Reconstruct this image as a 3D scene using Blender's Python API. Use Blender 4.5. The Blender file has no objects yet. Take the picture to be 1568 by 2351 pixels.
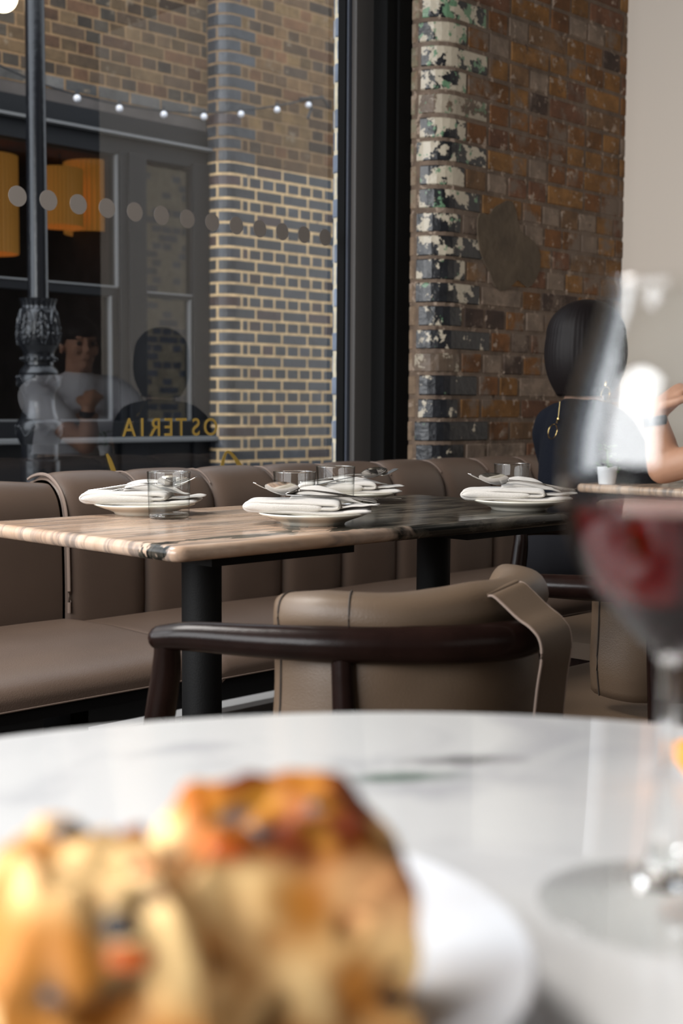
import bpy, bmesh, math, random
from mathutils import Vector, Matrix, Euler, noise
random.seed(7)
PI = math.pi
S = bpy.context.scene
COL = S.collection

# ------------------------------------------------------------------ camera
FPX, HOR, ROLL, H = 3000.0, 937.0, 0.006, 0.943
pitch = math.atan((1175.5 - HOR) / FPX)
c45 = math.sqrt(.5)
fw = Vector((c45 * math.cos(pitch), c45 * math.cos(pitch), -math.sin(pitch)))
rt = Vector((c45, -c45, 0))
up = rt.cross(fw)
rt2 = rt * math.cos(ROLL) + up * math.sin(ROLL)
up2 = up * math.cos(ROLL) - rt * math.sin(ROLL)
cam = bpy.data.cameras.new('camera')
cam.sensor_fit = 'HORIZONTAL'
cam.sensor_width = 24.0
cam.lens = 24.0 * FPX / 1568.0
cam.clip_start = .02
cam.dof.use_dof = True
cam.dof.focus_distance = 2.35
cam.dof.aperture_fstop = 5.4
cam.dof.aperture_blades = 0
camo = bpy.data.objects.new('camera', cam)
COL.objects.link(camo)
m = Matrix((rt2, up2, -fw)).transposed().to_4x4()
m.translation = Vector((0, 0, H))
camo.matrix_world = m
S.camera = camo

# ------------------------------------------------------------------ look
S.view_settings.view_transform = 'Standard'
S.view_settings.look = 'None'
S.view_settings.exposure = 0.0
S.view_settings.gamma = 1.0
S.view_settings.use_curve_mapping = False
try:
    S.cycles.use_denoising = True
    S.cycles.max_bounces = 10
    S.cycles.transparent_max_bounces = 16
    S.cycles.transmission_bounces = 10
    S.cycles.glossy_bounces = 5
    S.cycles.diffuse_bounces = 4
    S.cycles.sample_clamp_indirect = 12
    S.cycles.caustics_refractive = True
    S.cycles.caustics_reflective = False
except Exception:
    pass

# ------------------------------------------------------------------ world, daylight and an added overhead fill
SKY_LOW, SKY_HIGH = 1.7, 6.0
W = bpy.data.worlds.new('overcast_sky')
S.world = W
W.use_nodes = True
bg = W.node_tree.nodes['Background']
bg.inputs[0].default_value = (.84, .91, 1, 1)
_n = W.node_tree.nodes; _L = W.node_tree.links      # overcast sky, brightest towards the open end of the street
_tc = _n.new('ShaderNodeTexCoord'); _dp = _n.new('ShaderNodeVectorMath'); _dp.operation = 'DOT_PRODUCT'
_dp.inputs[1].default_value = Vector((-.80, -.05, .60)).normalized(); _L.new(_tc.outputs['Generated'], _dp.inputs[0])
_mr = _n.new('ShaderNodeMapRange'); _mr.inputs[1].default_value = .55; _mr.inputs[2].default_value = 1.0
_mr.inputs[3].default_value = SKY_LOW; _mr.inputs[4].default_value = SKY_HIGH
_L.new(_dp.outputs['Value'], _mr.inputs[0]); _L.new(_mr.outputs[0], bg.inputs[1])

def area(name, loc, direction, sx, sy, power, color):
    l = bpy.data.lights.new(name, 'AREA')
    l.shape = 'RECTANGLE'; l.size = sx; l.size_y = sy
    l.energy = power; l.color = color
    o = bpy.data.objects.new(name, l); COL.objects.link(o)
    o.location = loc
    o.rotation_euler = Vector(direction).to_track_quat('-Z', 'Y').to_euler()
    return o
area('daylight_left_window', (-2.42, 1.2, 1.95), (1, 0, 0), 3.2, 1.9, 215, (.96, .98, 1))
area('overhead_fill', (.15, 2.2, 2.95), (.0, -.25, -1), 1.3, 1.3, 150, (1, .965, .92))  # added fill lamp below the closed ceiling, brightens the tables and seats
area('daylight_back_window', (.9, -2.62, 1.9), (0, 1, 0), 2.8, 1.8, 7, (1, .95, .88))
area('daylight_street_window', (-1.32, 2.97, 1.85), (.12, -1, 0), 1.05, 2.0, 50, (.93, .97, 1))

# ------------------------------------------------------------------ helpers
def px_ray(px, py):
    x = px - 784; y = -(py - 1175.5)
    return (fw + rt2 * (x / FPX) + up2 * (y / FPX))
def at_z(px, py, z):
    d = px_ray(px, py); return Vector((0, 0, H)) + d * ((z - H) / d.z)
def at_y(px, py, Y):
    d = px_ray(px, py); return Vector((0, 0, H)) + d * (Y / d.y)

def mat(name, base=(.5, .5, .5), rough=.5, metal=0, spec=.5, coat=0, trans=0, ior=1.5, sheen=0, bump=0, bscale=30, var=0, vscale=8, bdetail=4):
    m = bpy.data.materials.new(name); m.use_nodes = True
    n = m.node_tree.nodes; L = m.node_tree.links
    b = n['Principled BSDF']
    b.inputs['Base Color'].default_value = (*base, 1)
    b.inputs['Roughness'].default_value = rough
    b.inputs['Metallic'].default_value = metal
    b.inputs['IOR'].default_value = ior
    b.inputs['Specular IOR Level'].default_value = spec
    b.inputs['Coat Weight'].default_value = coat
    b.inputs['Transmission Weight'].default_value = trans
    if sheen: b.inputs['Sheen Weight'].default_value = sheen
    if bump or var:
        tc = n.new('ShaderNodeTexCoord')
    if bump:
        t = n.new('ShaderNodeTexNoise'); t.inputs['Scale'].default_value = bscale; t.inputs['Detail'].default_value = bdetail
        L.new(tc.outputs['Object'], t.inputs['Vector'])
        bp = n.new('ShaderNodeBump'); bp.inputs['Strength'].default_value = bump; bp.inputs['Distance'].default_value = .01
        L.new(t.outputs['Fac'], bp.inputs['Height']); L.new(bp.outputs[0], b.inputs['Normal'])
    if var:
        t = n.new('ShaderNodeTexNoise'); t.inputs['Scale'].default_value = vscale; t.inputs['Detail'].default_value = 3
        L.new(tc.outputs['Object'], t.inputs['Vector'])
        r = n.new('ShaderNodeValToRGB')
        r.color_ramp.elements[0].position = .3; r.color_ramp.elements[1].position = .7
        r.color_ramp.elements[0].color = (*[max(0, q * (1 - var)) for q in base], 1)
        r.color_ramp.elements[1].color = (*[min(1, q * (1 + var)) for q in base], 1)
        L.new(t.outputs['Fac'], r.inputs[0]); L.new(r.outputs[0], b.inputs['Base Color'])
    return m

def emit(name, col, strength):
    m = bpy.data.materials.new(name); m.use_nodes = True
    b = m.node_tree.nodes['Principled BSDF']
    b.inputs['Base Color'].default_value = (*col, 1)
    b.inputs['Emission Color'].default_value = (*col, 1)
    b.inputs['Emission Strength'].default_value = strength
    return m

def link(name, me, material=None, parent=None, smooth=True, auto=None):
    o = bpy.data.objects.new(name, me); COL.objects.link(o)
    if material: me.materials.append(material)
    if smooth:
        for p in me.polygons: p.use_smooth = True
        if auto is not None:
            bm = bmesh.new(); bm.from_mesh(me)
            for e in bm.edges:
                if len(e.link_faces) == 2 and e.calc_face_angle(0) > auto: e.smooth = False
            bm.to_mesh(me); bm.free()
    if parent: o.parent = parent
    return o

def tag(o, label=None, cat=None, group=None, kind=None):
    if label: o['label'] = label
    if cat: o['category'] = cat
    if group: o['group'] = group
    if kind: o['kind'] = kind
    return o
def thing(name, label, cat, loc=(0, 0, 0), group=None, rz=0):
    o = bpy.data.objects.new(name, None); COL.objects.link(o)
    o.location = loc; o.rotation_euler = (0, 0, rz); o.empty_display_size = .05
    return tag(o, label, cat, group)
def copy_tree(o, parent=None):
    c = o.copy(); COL.objects.link(c); c.parent = parent
    for ch in list(o.children): copy_tree(ch, c)
    return c

class MB:
    def __init__(s): s.v = []; s.f = []
    def box(s, x0, x1, y0, y1, z0, z1, M=None):
        b = len(s.v)
        for z in (z0, z1):
            for (x, y) in ((x0, y0), (x1, y0), (x1, y1), (x0, y1)):
                p = Vector((x, y, z)); s.v.append(M @ p if M else p)
        s.f += [[b+3, b+2, b+1, b], [b+4, b+5, b+6, b+7], [b, b+1, b+5, b+4], [b+1, b+2, b+6, b+5], [b+2, b+3, b+7, b+6], [b+3, b, b+4, b+7]]
        return s
    def tube(s, pts, radii, seg=12, cap=True, flat=1.0, upv=None):
        pts = [Vector(p) for p in pts]
        if not hasattr(radii, '__len__'): radii = [radii] * len(pts)
        b = len(s.v); n = len(pts)
        ref = upv or Vector((0, 0, 1))
        for i, p in enumerate(pts):
            t = (pts[min(i+1, n-1)] - pts[max(i-1, 0)])
            if t.length < 1e-9: t = Vector((0, 0, 1))
            t.normalize()
            a = ref - t * ref.dot(t)
            if a.length < 1e-3:
                a = Vector((1, 0, 0)) - t * t.x
            a.normalize(); c = t.cross(a)
            for k in range(seg):
                w = 2 * PI * k / seg
                s.v.append(p + (a * math.cos(w) * flat + c * math.sin(w)) * radii[i])
        for i in range(n - 1):
            for k in range(seg):
                k2 = (k + 1) % seg
                s.f.append([b+i*seg+k, b+i*seg+k2, b+(i+1)*seg+k2, b+(i+1)*seg+k])
        if cap:
            s.f.append([b+k for k in range(seg)][::-1]); s.f.append([b+(n-1)*seg+k for k in range(seg)])
        return s
    def lathe(s, prof, seg=48, c=(0, 0, 0), closed=False):
        b = len(s.v); n = len(prof); c = Vector(c)
        for (r, z) in prof:
            for k in range(seg):
                w = 2 * PI * k / seg
                s.v.append(c + Vector((max(r, 1e-5) * math.cos(w), max(r, 1e-5) * math.sin(w), z)))
        for i in range(n if closed else n - 1):
            j = (i + 1) % n
            for k in range(seg):
                k2 = (k + 1) % seg
                s.f.append([b+i*seg+k, b+i*seg+k2, b+j*seg+k2, b+j*seg+k])
        return s
    def ball(s, c, r, seg=16, rings=10, M=None):
        rr = r if hasattr(r, '__len__') else (r, r, r)
        b = len(s.v); c = Vector(c)
        for i in range(rings + 1):
            a = PI * i / rings
            for k in range(seg):
                w = 2 * PI * k / seg
                p = Vector((rr[0]*math.sin(a)*math.cos(w), rr[1]*math.sin(a)*math.sin(w), -rr[2]*math.cos(a)))
                s.v.append(c + (M @ p if M else p))
        for i in range(rings):
            for k in range(seg):
                k2 = (k + 1) % seg
                s.f.append([b+i*seg+k, b+i*seg+k2, b+(i+1)*seg+k2, b+(i+1)*seg+k])
        return s
    def grid(s, fn, nu, nv, closed_u=False):
        b = len(s.v)
        for j in range(nv + 1):
            for i in range(nu if closed_u else nu + 1):
                s.v.append(Vector(fn(i / nu, j / nv)))
        w = nu if closed_u else nu + 1
        for j in range(nv):
            for i in range(nu):
                i2 = (i + 1) % w
                s.f.append([b+j*w+i, b+j*w+i2, b+(j+1)*w+i2, b+(j+1)*w+i])
        return s
    def mesh(s, name, merge=True):
        me = bpy.data.meshes.new(name); me.from_pydata([tuple(v) for v in s.v], [], s.f)
        if merge:
            bm = bmesh.new(); bm.from_mesh(me)
            bmesh.ops.remove_doubles(bm, verts=bm.verts, dist=1e-5)
            bmesh.ops.recalc_face_normals(bm, faces=bm.faces)
            bm.to_mesh(me); bm.free()
        return me
    def build(s, name, material, parent=None, smooth=True, auto=.6, merge=True, bevel=0, bseg=2, subsurf=0):
        o = link(name, s.mesh(name, merge), material, parent, smooth, auto)
        if bevel:
            md = o.modifiers.new('bevel', 'BEVEL'); md.width = bevel; md.segments = bseg; md.limit_method = 'ANGLE'
            md.angle_limit = .6
            for p in o.data.polygons: p.use_smooth = False
        if subsurf:
            md = o.modifiers.new('sub', 'SUBSURF'); md.levels = subsurf; md.render_levels = subsurf
        return o

def catmull(pts, n=8):
    pts = [Vector(p) for p in pts]; out = []
    P = [pts[0] * 2 - pts[1]] + pts + [pts[-1] * 2 - pts[-2]]
    for i in range(1, len(P) - 2):
        for k in range(n):
            t = k / n
            a, b, c, d = P[i-1], P[i], P[i+1], P[i+2]
            out.append(.5 * ((2*b) + (c-a)*t + (2*a-5*b+4*c-d)*t*t + (3*b-3*c+d-a)*t**3))
    out.append(pts[-1]); return out
def lerp_list(vals, m):
    n = len(vals) - 1; out = []
    for i in range(m):
        t = i / (m - 1) * n; k = min(int(t), n - 1); out.append(vals[k] + (vals[k+1] - vals[k]) * (t - k))
    return out
def srgb(r, g, b):
    return tuple(((q/255+.055)/1.055)**2.4 if q > 10 else q/255/12.92 for q in (r, g, b))

# ------------------------------------------------------------------ materials
M = {}
M['leather'] = mat('taupe_leather', (.105, .071, .053), .42, bump=.12, bscale=420, var=.1, vscale=5, spec=.45)
M['leather_pad'] = mat('khaki_leather', (.110, .072, .045), .45, bump=.12, bscale=500, var=.12, vscale=6)
M['piping'] = mat('pale_piping', (.20, .145, .115), .5)
M['stitch'] = mat('dark_stitch', (.03, .02, .014), .7)
M['wood'] = mat('dark_stained_wood', (.010, .0045, .0035), .27, coat=.0, spec=.2, bump=.03, bscale=60, var=.3, vscale=20)
M['black'] = mat('black_steel', (.004, .004, .004), .6, spec=.2, bump=.06, bscale=300)
M['blackbase'] = mat('black_board_shade', (.004, .0035, .0035), .8, spec=.15)  # black boards; the black also paints in the shade under the bench
M['frame'] = mat('dark_grey_frame', (.075, .070, .067), .6, spec=.3)
M['frame_blue'] = mat('slate_blue_bead', (.05, .057, .075), .45)
M['frame_black'] = mat('black_reveal', (.003, .003, .003), .8, spec=.15)
M['plaster'] = mat('warm_white_plaster', (.72, .64, .555), .85, bump=.05, bscale=50)
M['ceiling'] = mat('dark_ceiling', (.05, .045, .04), .9)
M['floor'] = mat('brown_floor', (.08, .05, .032), .45, bump=.05, bscale=40, var=.25, vscale=3)
M['roomwall'] = mat('dark_room_wall', (.05, .04, .033), .8)
M['alu'] = mat('pale_aluminium', (.85, .87, .9), .5)
M['alu_grey'] = mat('grey_skirting', (.42, .44, .47), .5)
M['steel'] = mat('polished_steel', (.62, .60, .58), .16, metal=1)
M['cream_china'] = mat('cream_china', (.66, .62, .53), .22, coat=.2)
M['white_china'] = mat('white_china', (.67, .68, .71), .15, coat=.5)
M['linen'] = mat('white_linen', (.53, .495, .455), .9, bump=.25, bscale=700, sheen=.3)
M['lamp_iron'] = mat('black_gloss_iron', (.006, .0065, .008), .22, coat=.0, spec=.45, bump=.12, bscale=30)
M['shop_black'] = mat('black_shopfront_paint', (.006, .0065, .008), .5, spec=.25)
M['shop_edge'] = mat('pale_grey_edge', (.15, .15, .15), .5)  # flat grey for moulding, sill, and right and bottom pane beads
M['shop_dark'] = mat('dark_shop_interior', (.05, .03, .02), .9)
M['concrete'] = mat('dark_lintel', (.07, .06, .055), .9, bump=.2, bscale=20, var=.25, vscale=5)
M['paving'] = mat('grey_paving', (.2, .2, .2), .8, var=.2)
M['gold'] = mat('gold_leaf_lettering', (.42, .27, .05), .45, metal=.0)
M['dot'] = mat('frosted_dot', (.21, .185, .165), .8)
M['bulb'] = mat('milky_bulb', (.72, .72, .76), .3)
M['cable'] = mat('black_cable', (.02, .02, .022), .6)
M['shade'] = emit('amber_lampshade', (1.0, .50, .10), .17)
M['globe'] = emit('glowing_globe', (1, .86, .62), 6)
M['hair'] = mat('black_hair', (.007, .005, .005), .55, bump=.05, bscale=90, spec=.15)
M['skin'] = mat('light_skin', (.60, .36, .25), .5, bump=.03, bscale=200)
M['skin2'] = mat('tan_skin', (.50, .26, .165), .5, bump=.03, bscale=200)
M['navy'] = mat('navy_knit', (.004, .005, .009), .95, bump=.3, bscale=260, spec=.15)
M['whiteshirt'] = mat('white_shirt', (.75, .75, .8), .9, bump=.2, bscale=40)
M['trouser'] = mat('dark_trousers', (.008, .008, .010), .95, spec=.2)
M['earring'] = mat('gold_earring', (.85, .6, .25), .25, metal=1)
M['watch'] = mat('black_watch', (.02, .022, .03), .3)
M['leaf'] = mat('green_leaf', (.08, .17, .04), .5)
M['lip'] = mat('lips', (.45, .16, .13), .5)
M['eye'] = mat('dark_eye', (.02, .015, .012), .2)

def glass_mat(name, tint=(1, 1, 1), rough=0.0, ior=1.47):
    m = bpy.data.materials.new(name); m.use_nodes = True
    b = m.node_tree.nodes['Principled BSDF']
    b.inputs['Base Color'].default_value = (*tint, 1); b.inputs['Roughness'].default_value = rough
    b.inputs['Transmission Weight'].default_value = 1; b.inputs['IOR'].default_value = ior
    return m
M['glass'] = glass_mat('clear_glass', (.985, .99, .985))
def wine_mat():
    m = bpy.data.materials.new('red_wine'); m.use_nodes = True
    n = m.node_tree.nodes; L = m.node_tree.links
    b = n['Principled BSDF']
    b.inputs['Base Color'].default_value = (1, .93, .93, 1); b.inputs['Roughness'].default_value = 0
    b.inputs['Transmission Weight'].default_value = 1; b.inputs['IOR'].default_value = 1.34; b.inputs['Specular IOR Level'].default_value = .5
    v = n.new('ShaderNodeVolumeAbsorption'); v.inputs['Color'].default_value = (.70, .03, .12, 1); v.inputs['Density'].default_value = 85
    L.new(v.outputs[0], n['Material Output'].inputs['Volume'])
    return m
M['wine'] = wine_mat()
def pane_mat(name, k=1.0, tint=(1, 1, 1)):
    m = bpy.data.materials.new(name); m.use_nodes = True
    n = m.node_tree.nodes; L = m.node_tree.links; n.clear()
    out = n.new('ShaderNodeOutputMaterial'); mx = n.new('ShaderNodeMixShader')
    t = n.new('ShaderNodeBsdfTransparent'); t.inputs[0].default_value = (*tint, 1)
    g = n.new('ShaderNodeBsdfGlossy'); g.inputs['Roughness'].default_value = .0
    ge = n.new('ShaderNodeNewGeometry'); dp = n.new('ShaderNodeVectorMath'); dp.operation = 'DOT_PRODUCT'
    L.new(ge.outputs['Incoming'], dp.inputs[0]); L.new(ge.outputs['Normal'], dp.inputs[1])
    def mth(op, a, b=None):
        q = n.new('ShaderNodeMath'); q.operation = op
        for i, v in enumerate((a, b)):
            if v is None: continue
            if isinstance(v, (int, float)): q.inputs[i].default_value = v
            else: L.new(v, q.inputs[i])
        return q.outputs[0]
    c_ = mth('SUBTRACT', 1, mth('ABSOLUTE', dp.outputs['Value']))      # same reflectance from either side of the pane
    mu = mth('MINIMUM', mth('MULTIPLY', mth('ADD', mth('MULTIPLY', mth('POWER', c_, 5), .96), .04), k), 1)
    L.new(mu, mx.inputs[0])
    L.new(t.outputs[0], mx.inputs[1]); L.new(g.outputs[0], mx.inputs[2]); L.new(mx.outputs[0], out.inputs[0])
    return m
M['pane'] = pane_mat('window_glass', 2.5, (.96, .97, .97))
def thin_glass(name, k=1.0, edge=(.62, .64, .63), tint=(.99, .995, .99)):
    m = pane_mat(name, k, tint); n = m.node_tree.nodes; L = m.node_tree.links
    t = [q for q in n if q.type == 'BSDF_TRANSPARENT'][0]
    c_ = [q for q in n if q.type == 'MATH' and q.operation == 'SUBTRACT'][0]
    p = n.new('ShaderNodeMath'); p.operation = 'POWER'; p.inputs[1].default_value = 3.2; L.new(c_.outputs[0], p.inputs[0])
    x = n.new('ShaderNodeMix'); x.data_type = 'RGBA'; x.inputs[6].default_value = (*tint, 1); x.inputs[7].default_value = (*edge, 1)
    L.new(p.outputs[0], x.inputs[0]); L.new(x.outputs[2], t.inputs[0]); return m
M['thin'] = thin_glass('thin_clear_glass', .5, (.30, .32, .31))
M['thin_bowl'] = thin_glass('thin_bowl_glass', 1.3, (.55, .52, .5))
M['wet_bowl'] = thin_glass('thin_glass_against_wine', .2, (.55, .52, .5))
M['thin_foot'] = thin_glass('thin_foot_glass', .8, (.8, .8, .8))
M['shop_pane'] = pane_mat('shop_window_glass', 2.2, (.55, .55, .55))

def brick_mat(name, bump=.35, bscale=60, rough=.85, var=.35, chips=None, gloss=None):
    """per-brick colour comes from the 'col' attribute; noise adds mottling"""
    m = bpy.data.materials.new(name); m.use_nodes = True
    n = m.node_tree.nodes; L = m.node_tree.links; b = n['Principled BSDF']
    at = n.new('ShaderNodeAttribute'); at.attribute_name = 'col'
    tc = n.new('ShaderNodeTexCoord')
    t = n.new('ShaderNodeTexNoise'); t.inputs['Scale'].default_value = 14; t.inputs['Detail'].default_value = 6; t.inputs['Roughness'].default_value = .65
    L.new(tc.outputs['Object'], t.inputs['Vector'])
    mr = n.new('ShaderNodeMapRange'); mr.inputs[1].default_value = .3; mr.inputs[2].default_value = .7
    mr.inputs[3].default_value = 1 - var; mr.inputs[4].default_value = 1 + var
    L.new(t.outputs['Fac'], mr.inputs[0])
    mul = n.new('ShaderNodeVectorMath'); mul.operation = 'SCALE'
    L.new(at.outputs['Color'], mul.inputs[0]); L.new(mr.outputs[0], mul.inputs['Scale'])
    cur = mul.outputs[0]
    rsock = None
    if chips:
        # flaked paint / efflorescence: list of (colour, scale, threshold, stretch, use_alpha)
        for (col, sc, th, soft, seed, where) in chips:
            mp = n.new('ShaderNodeMapping'); mp.inputs['Location'].default_value = (seed, seed * 2, 0)
            L.new(tc.outputs['Object'], mp.inputs['Vector'])
            q = n.new('ShaderNodeTexNoise'); q.inputs['Scale'].default_value = sc; q.inputs['Detail'].default_value = 9; q.inputs['Roughness'].default_value = .62
            L.new(mp.outputs[0], q.inputs['Vector'])
            r = n.new('ShaderNodeMapRange'); r.inputs[1].default_value = th; r.inputs[2].default_value = th + soft
            L.new(q.outputs['Fac'], r.inputs[0])
            fac = r.outputs[0]
            if where is not None:
                # where = attribute alpha must be on this side (dark glazed bricks carry alpha 0)
                mm = n.new('ShaderNodeMath'); mm.operation = 'MULTIPLY'
                if where == 'glazed':
                    inv = n.new('ShaderNodeMath'); inv.operation = 'SUBTRACT'; inv.inputs[0].default_value = 1
                    L.new(at.outputs['Alpha'], inv.inputs[1]); L.new(inv.outputs[0], mm.inputs[1])
                else:
                    L.new(at.outputs['Alpha'], mm.inputs[1])
                L.new(fac, mm.inputs[0]); fac = mm.outputs[0]
            if where == 'glazed':
                # more paint survives higher up the pillar
                sx = n.new('ShaderNodeSeparateXYZ'); L.new(tc.outputs['Object'], sx.inputs[0])
                zr = n.new('ShaderNodeMapRange'); zr.inputs[1].default_value = .8; zr.inputs[2].default_value = 2.3
                zr.inputs[3].default_value = .045; zr.inputs[4].default_value = -.12
                L.new(sx.outputs[2], zr.inputs[0])
                ad = n.new('ShaderNodeMath'); ad.operation = 'SUBTRACT'
                L.new(q.outputs['Fac'], ad.inputs[0]); L.new(zr.outputs[0], ad.inputs[1]); L.new(ad.outputs[0], r.inputs[0])
            mx = n.new('ShaderNodeMix'); mx.data_type = 'RGBA'
            L.new(fac, mx.inputs[0]); L.new(cur, mx.inputs[6]); mx.inputs[7].default_value = (*col, 1)
            cur = mx.outputs[2]
    L.new(cur, b.inputs['Base Color'])
    if gloss is not None:
        g = n.new('ShaderNodeMapRange'); g.inputs[3].default_value = gloss; g.inputs[4].default_value = rough
        L.new(at.outputs['Alpha'], g.inputs[0]); L.new(g.outputs[0], b.inputs['Roughness'])
    else:
        b.inputs['Roughness'].default_value = rough
    t2 = n.new('ShaderNodeTexNoise'); t2.inputs['Scale'].default_value = bscale; t2.inputs['Detail'].default_value = 6
    L.new(tc.outputs['Object'], t2.inputs['Vector'])
    bp = n.new('ShaderNodeBump'); bp.inputs['Strength'].default_value = bump; bp.inputs['Distance'].default_value = .012
    L.new(t2.outputs['Fac'], bp.inputs['Height']); L.new(bp.outputs[0], b.inputs['Normal'])
    return m

def path_fn(segs):
    """segs: ('line',(x,y),(x,y)) / ('arc',(cx,cy),r,a0,a1); outward normal lies right of travel. returns f(u)->(x,y,nx,ny), length"""
    info = []; tot = 0
    for s in segs:
        l = math.dist(s[1], s[2]) if s[0] == 'line' else abs(s[4]-s[3]) * s[2]
        info.append((tot, l, s)); tot += l
    def f(u):
        for (a, l, s) in info:
            if u <= a + l + 1e-9 or s is info[-1][2]:
                t = (u - a) / l
                if s[0] == 'line':
                    dx, dy = s[2][0]-s[1][0], s[2][1]-s[1][1]; q = math.hypot(dx, dy)
                    return s[1][0]+dx*t, s[1][1]+dy*t, dy/q, -dx/q
                w = s[3] + (s[4]-s[3]) * t
                return s[1][0]+s[2]*math.cos(w), s[1][1]+s[2]*math.sin(w), math.cos(w), math.sin(w)
    return f, tot

def bricks(name, f, u0, u1, z0, rows, ch, layout, colfn, material, parent=None, gap=.010, depth=.05, mortar=(.5, .4, .25), recess=.004, jit=.0, kind=None, mat_mortar_alpha=1.0):
    """each brick is a chamfered block following the path; a recessed sheet of mortar runs behind"""
    V = []; F = []; C = []
    def quad(a, col): F.append(a); C.append(col)
    for r in range(rows):
        z = z0 + r * ch
        for (a, b, key) in layout(r, u0, u1):
            if b - a < .015: continue
            col = colfn(r, a, b, z, key)
            if col is None: continue
            ga = a + gap/2 + random.uniform(-jit, jit); gb = b - gap/2 + random.uniform(-jit, jit)
            za = z + gap/2 + random.uniform(-jit, jit)*.6; zb = z + ch - gap/2 + random.uniform(-jit, jit)*.6
            n = max(2, int((gb-ga)/.025)) + 2; base = len(V); push = random.uniform(-.5, .5) * jit
            cham = .0035
            prof = [(za, -depth), (za, -cham), (za+cham, 0), (zb-cham, 0), (zb, -cham), (zb, -depth)]
            for i in range(n+1):
                u = ga if i == 0 else gb if i == n else ga+.003 + (gb-ga-.006)*(i-1)/(n-2); x, y, nx, ny = f(u)
                e = -cham if i in (0, n) else 0
                for (zz, d) in prof:
                    dd = d + e + push
                    V.append((x+nx*dd, y+ny*dd, zz))
            m_ = len(prof)
            for i in range(n):
                for k in range(m_-1):
                    quad([base+i*m_+k, base+(i+1)*m_+k, base+(i+1)*m_+k+1, base+i*m_+k+1], col)
            quad([base+k for k in range(m_)], col); quad([base+n*m_+k for k in range(m_)][::-1], col)
    # mortar
    n = max(2, int((u1-u0)/.03)); base = len(V)
    for i in range(n+1):
        x, y, nx, ny = f(u0+(u1-u0)*i/n)
        for zz in (z0, z0+rows*ch):
            V.append((x-nx*recess, y-ny*recess, zz))
    for i in range(n):
        quad([base+2*i, base+2*i+2, base+2*i+3, base+2*i+1], (*mortar, mat_mortar_alpha))
    me = bpy.data.meshes.new(name); me.from_pydata(V, [], F)
    ca = me.color_attributes.new('col', 'FLOAT_COLOR', 'CORNER')
    i = 0
    for p, c in zip(me.polygons, C):
        if len(c) == 3: c = (*c, 1)
        for _ in p.loop_indices: ca.data[i].color = c; i += 1
    return link(name, me, material, parent, smooth=False)

def english(r, u0, u1, w=.225, off=0, anchor=0):
    out = []
    if r % 2:      # header course with a closer after the corner brick
        edges = [anchor, anchor+.225-.0, anchor+.285]
        u = anchor + .285
        while u < u1: u += w/2; edges.append(u)
        u = anchor
        while u > u0: u -= w/2; edges.insert(0, u)
    else:
        edges = []
        u = anchor + .1
        while u > u0: u -= w
        while u < u1 + w: edges.append(u); u += w
    for a, b in zip(edges, edges[1:]):
        a2, b2 = max(a, u0), min(b, u1)
        if b2 > a2: out.append((a2, b2, r % 2))
    return out

# ================================================================== the setting
def struct(name, mb, material, **k):
    o = mb.build(name, material, None, smooth=False, **k); o['kind'] = 'structure'; return o
struct('floor', MB().box(-2.6, 7, -2.8, 3.3, -.05, 0), M['floor'])
struct('ceiling', MB().box(-2.6, 7, -2.8, 3.3, 3.0, 3.15), M['ceiling'])
struct('wall_left', MB().box(-2.6, -2.45, -2.8, 3.3, 0, .9).box(-2.6, -2.45, -2.8, -1.0, .9, 3).box(-2.6, -2.45, 2.9, 3.3, .9, 3).box(-2.6, -2.45, -1.0, 2.9, 2.95, 3)
       .box(-2.6, -2.59, -1.0, 2.9, .9, 2.95), M['roomwall'])
struct('wall_back', MB().box(-2.6, 7, -2.8, -2.65, 0, 3), M['roomwall'])
struct('wall_right', MB().box(4.3, 4.45, -.13, 2.9, 0, 3.0), M['plaster'])
struct('wall_far', MB().box(6.85, 7, -2.8, 3.0, 0, 3), M['roomwall'])
struct('baseboard_window', MB().box(-2.4, 3.2, 2.975, 3.0, 0, .042), M['alu_grey'])
struct('trim_1', MB().box(-2.4, 3.2, 2.93, 3.0, .045, .060), M['alu'])
struct('wall_window', MB().box(-2.4, 3.2, 3.0, 3.12, -.02, .45).box(-2.6, -1.9, 3.0, 3.3, .45, 3).box(3.45, 7, 2.95, 3.15, 0, 3), M['blackbase'])

# ---- window with its frame
def child(o, p):
    o.parent = p; return o
win = MB().box(-1.9, 3.05, 3.02, 3.09, .45, .52).box(-1.9, 3.05, 3.02, 3.09, 2.93, 3.0).box(-1.95, -1.88, 3.0, 3.1, .45, 3.0).box(.3, .38, 3.0, 3.1, .45, 3.0)
w1 = struct('window_1', win, M['frame_black'])
pn = MB().grid(lambda a, b: (-1.9+4.94*a, 3.05, .5+2.46*b), 1, 1).build('glass_pane', M['pane'], w1, smooth=False)
MB().box(3.017, 3.030, 3.012, 3.045, .45, 3.0).build('glazing_bead', M['frame_black'], w1, smooth=False)
MB().box(3.024, 3.036, 3.004, 3.045, .45, 3.0).build('glazing_bead', M['frame_blue'], w1, smooth=False)
MB().box(3.036, 3.046, 3.006, 3.045, .45, 3.0).build('glazing_bead', M['frame_black'], w1, smooth=False)
MB().box(3.040, 3.26, 2.985, 3.056, .45, 3.0).build('frame_panel', M['frame'], w1, smooth=False, bevel=.003)
MB().box(3.118, 3.235, 2.925, 3.02, 0, 3.0).box(3.165, 3.235, 2.915, 2.94, 0, 3.0).build('reveal_strip', M['frame_black'], w1, smooth=False)

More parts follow.
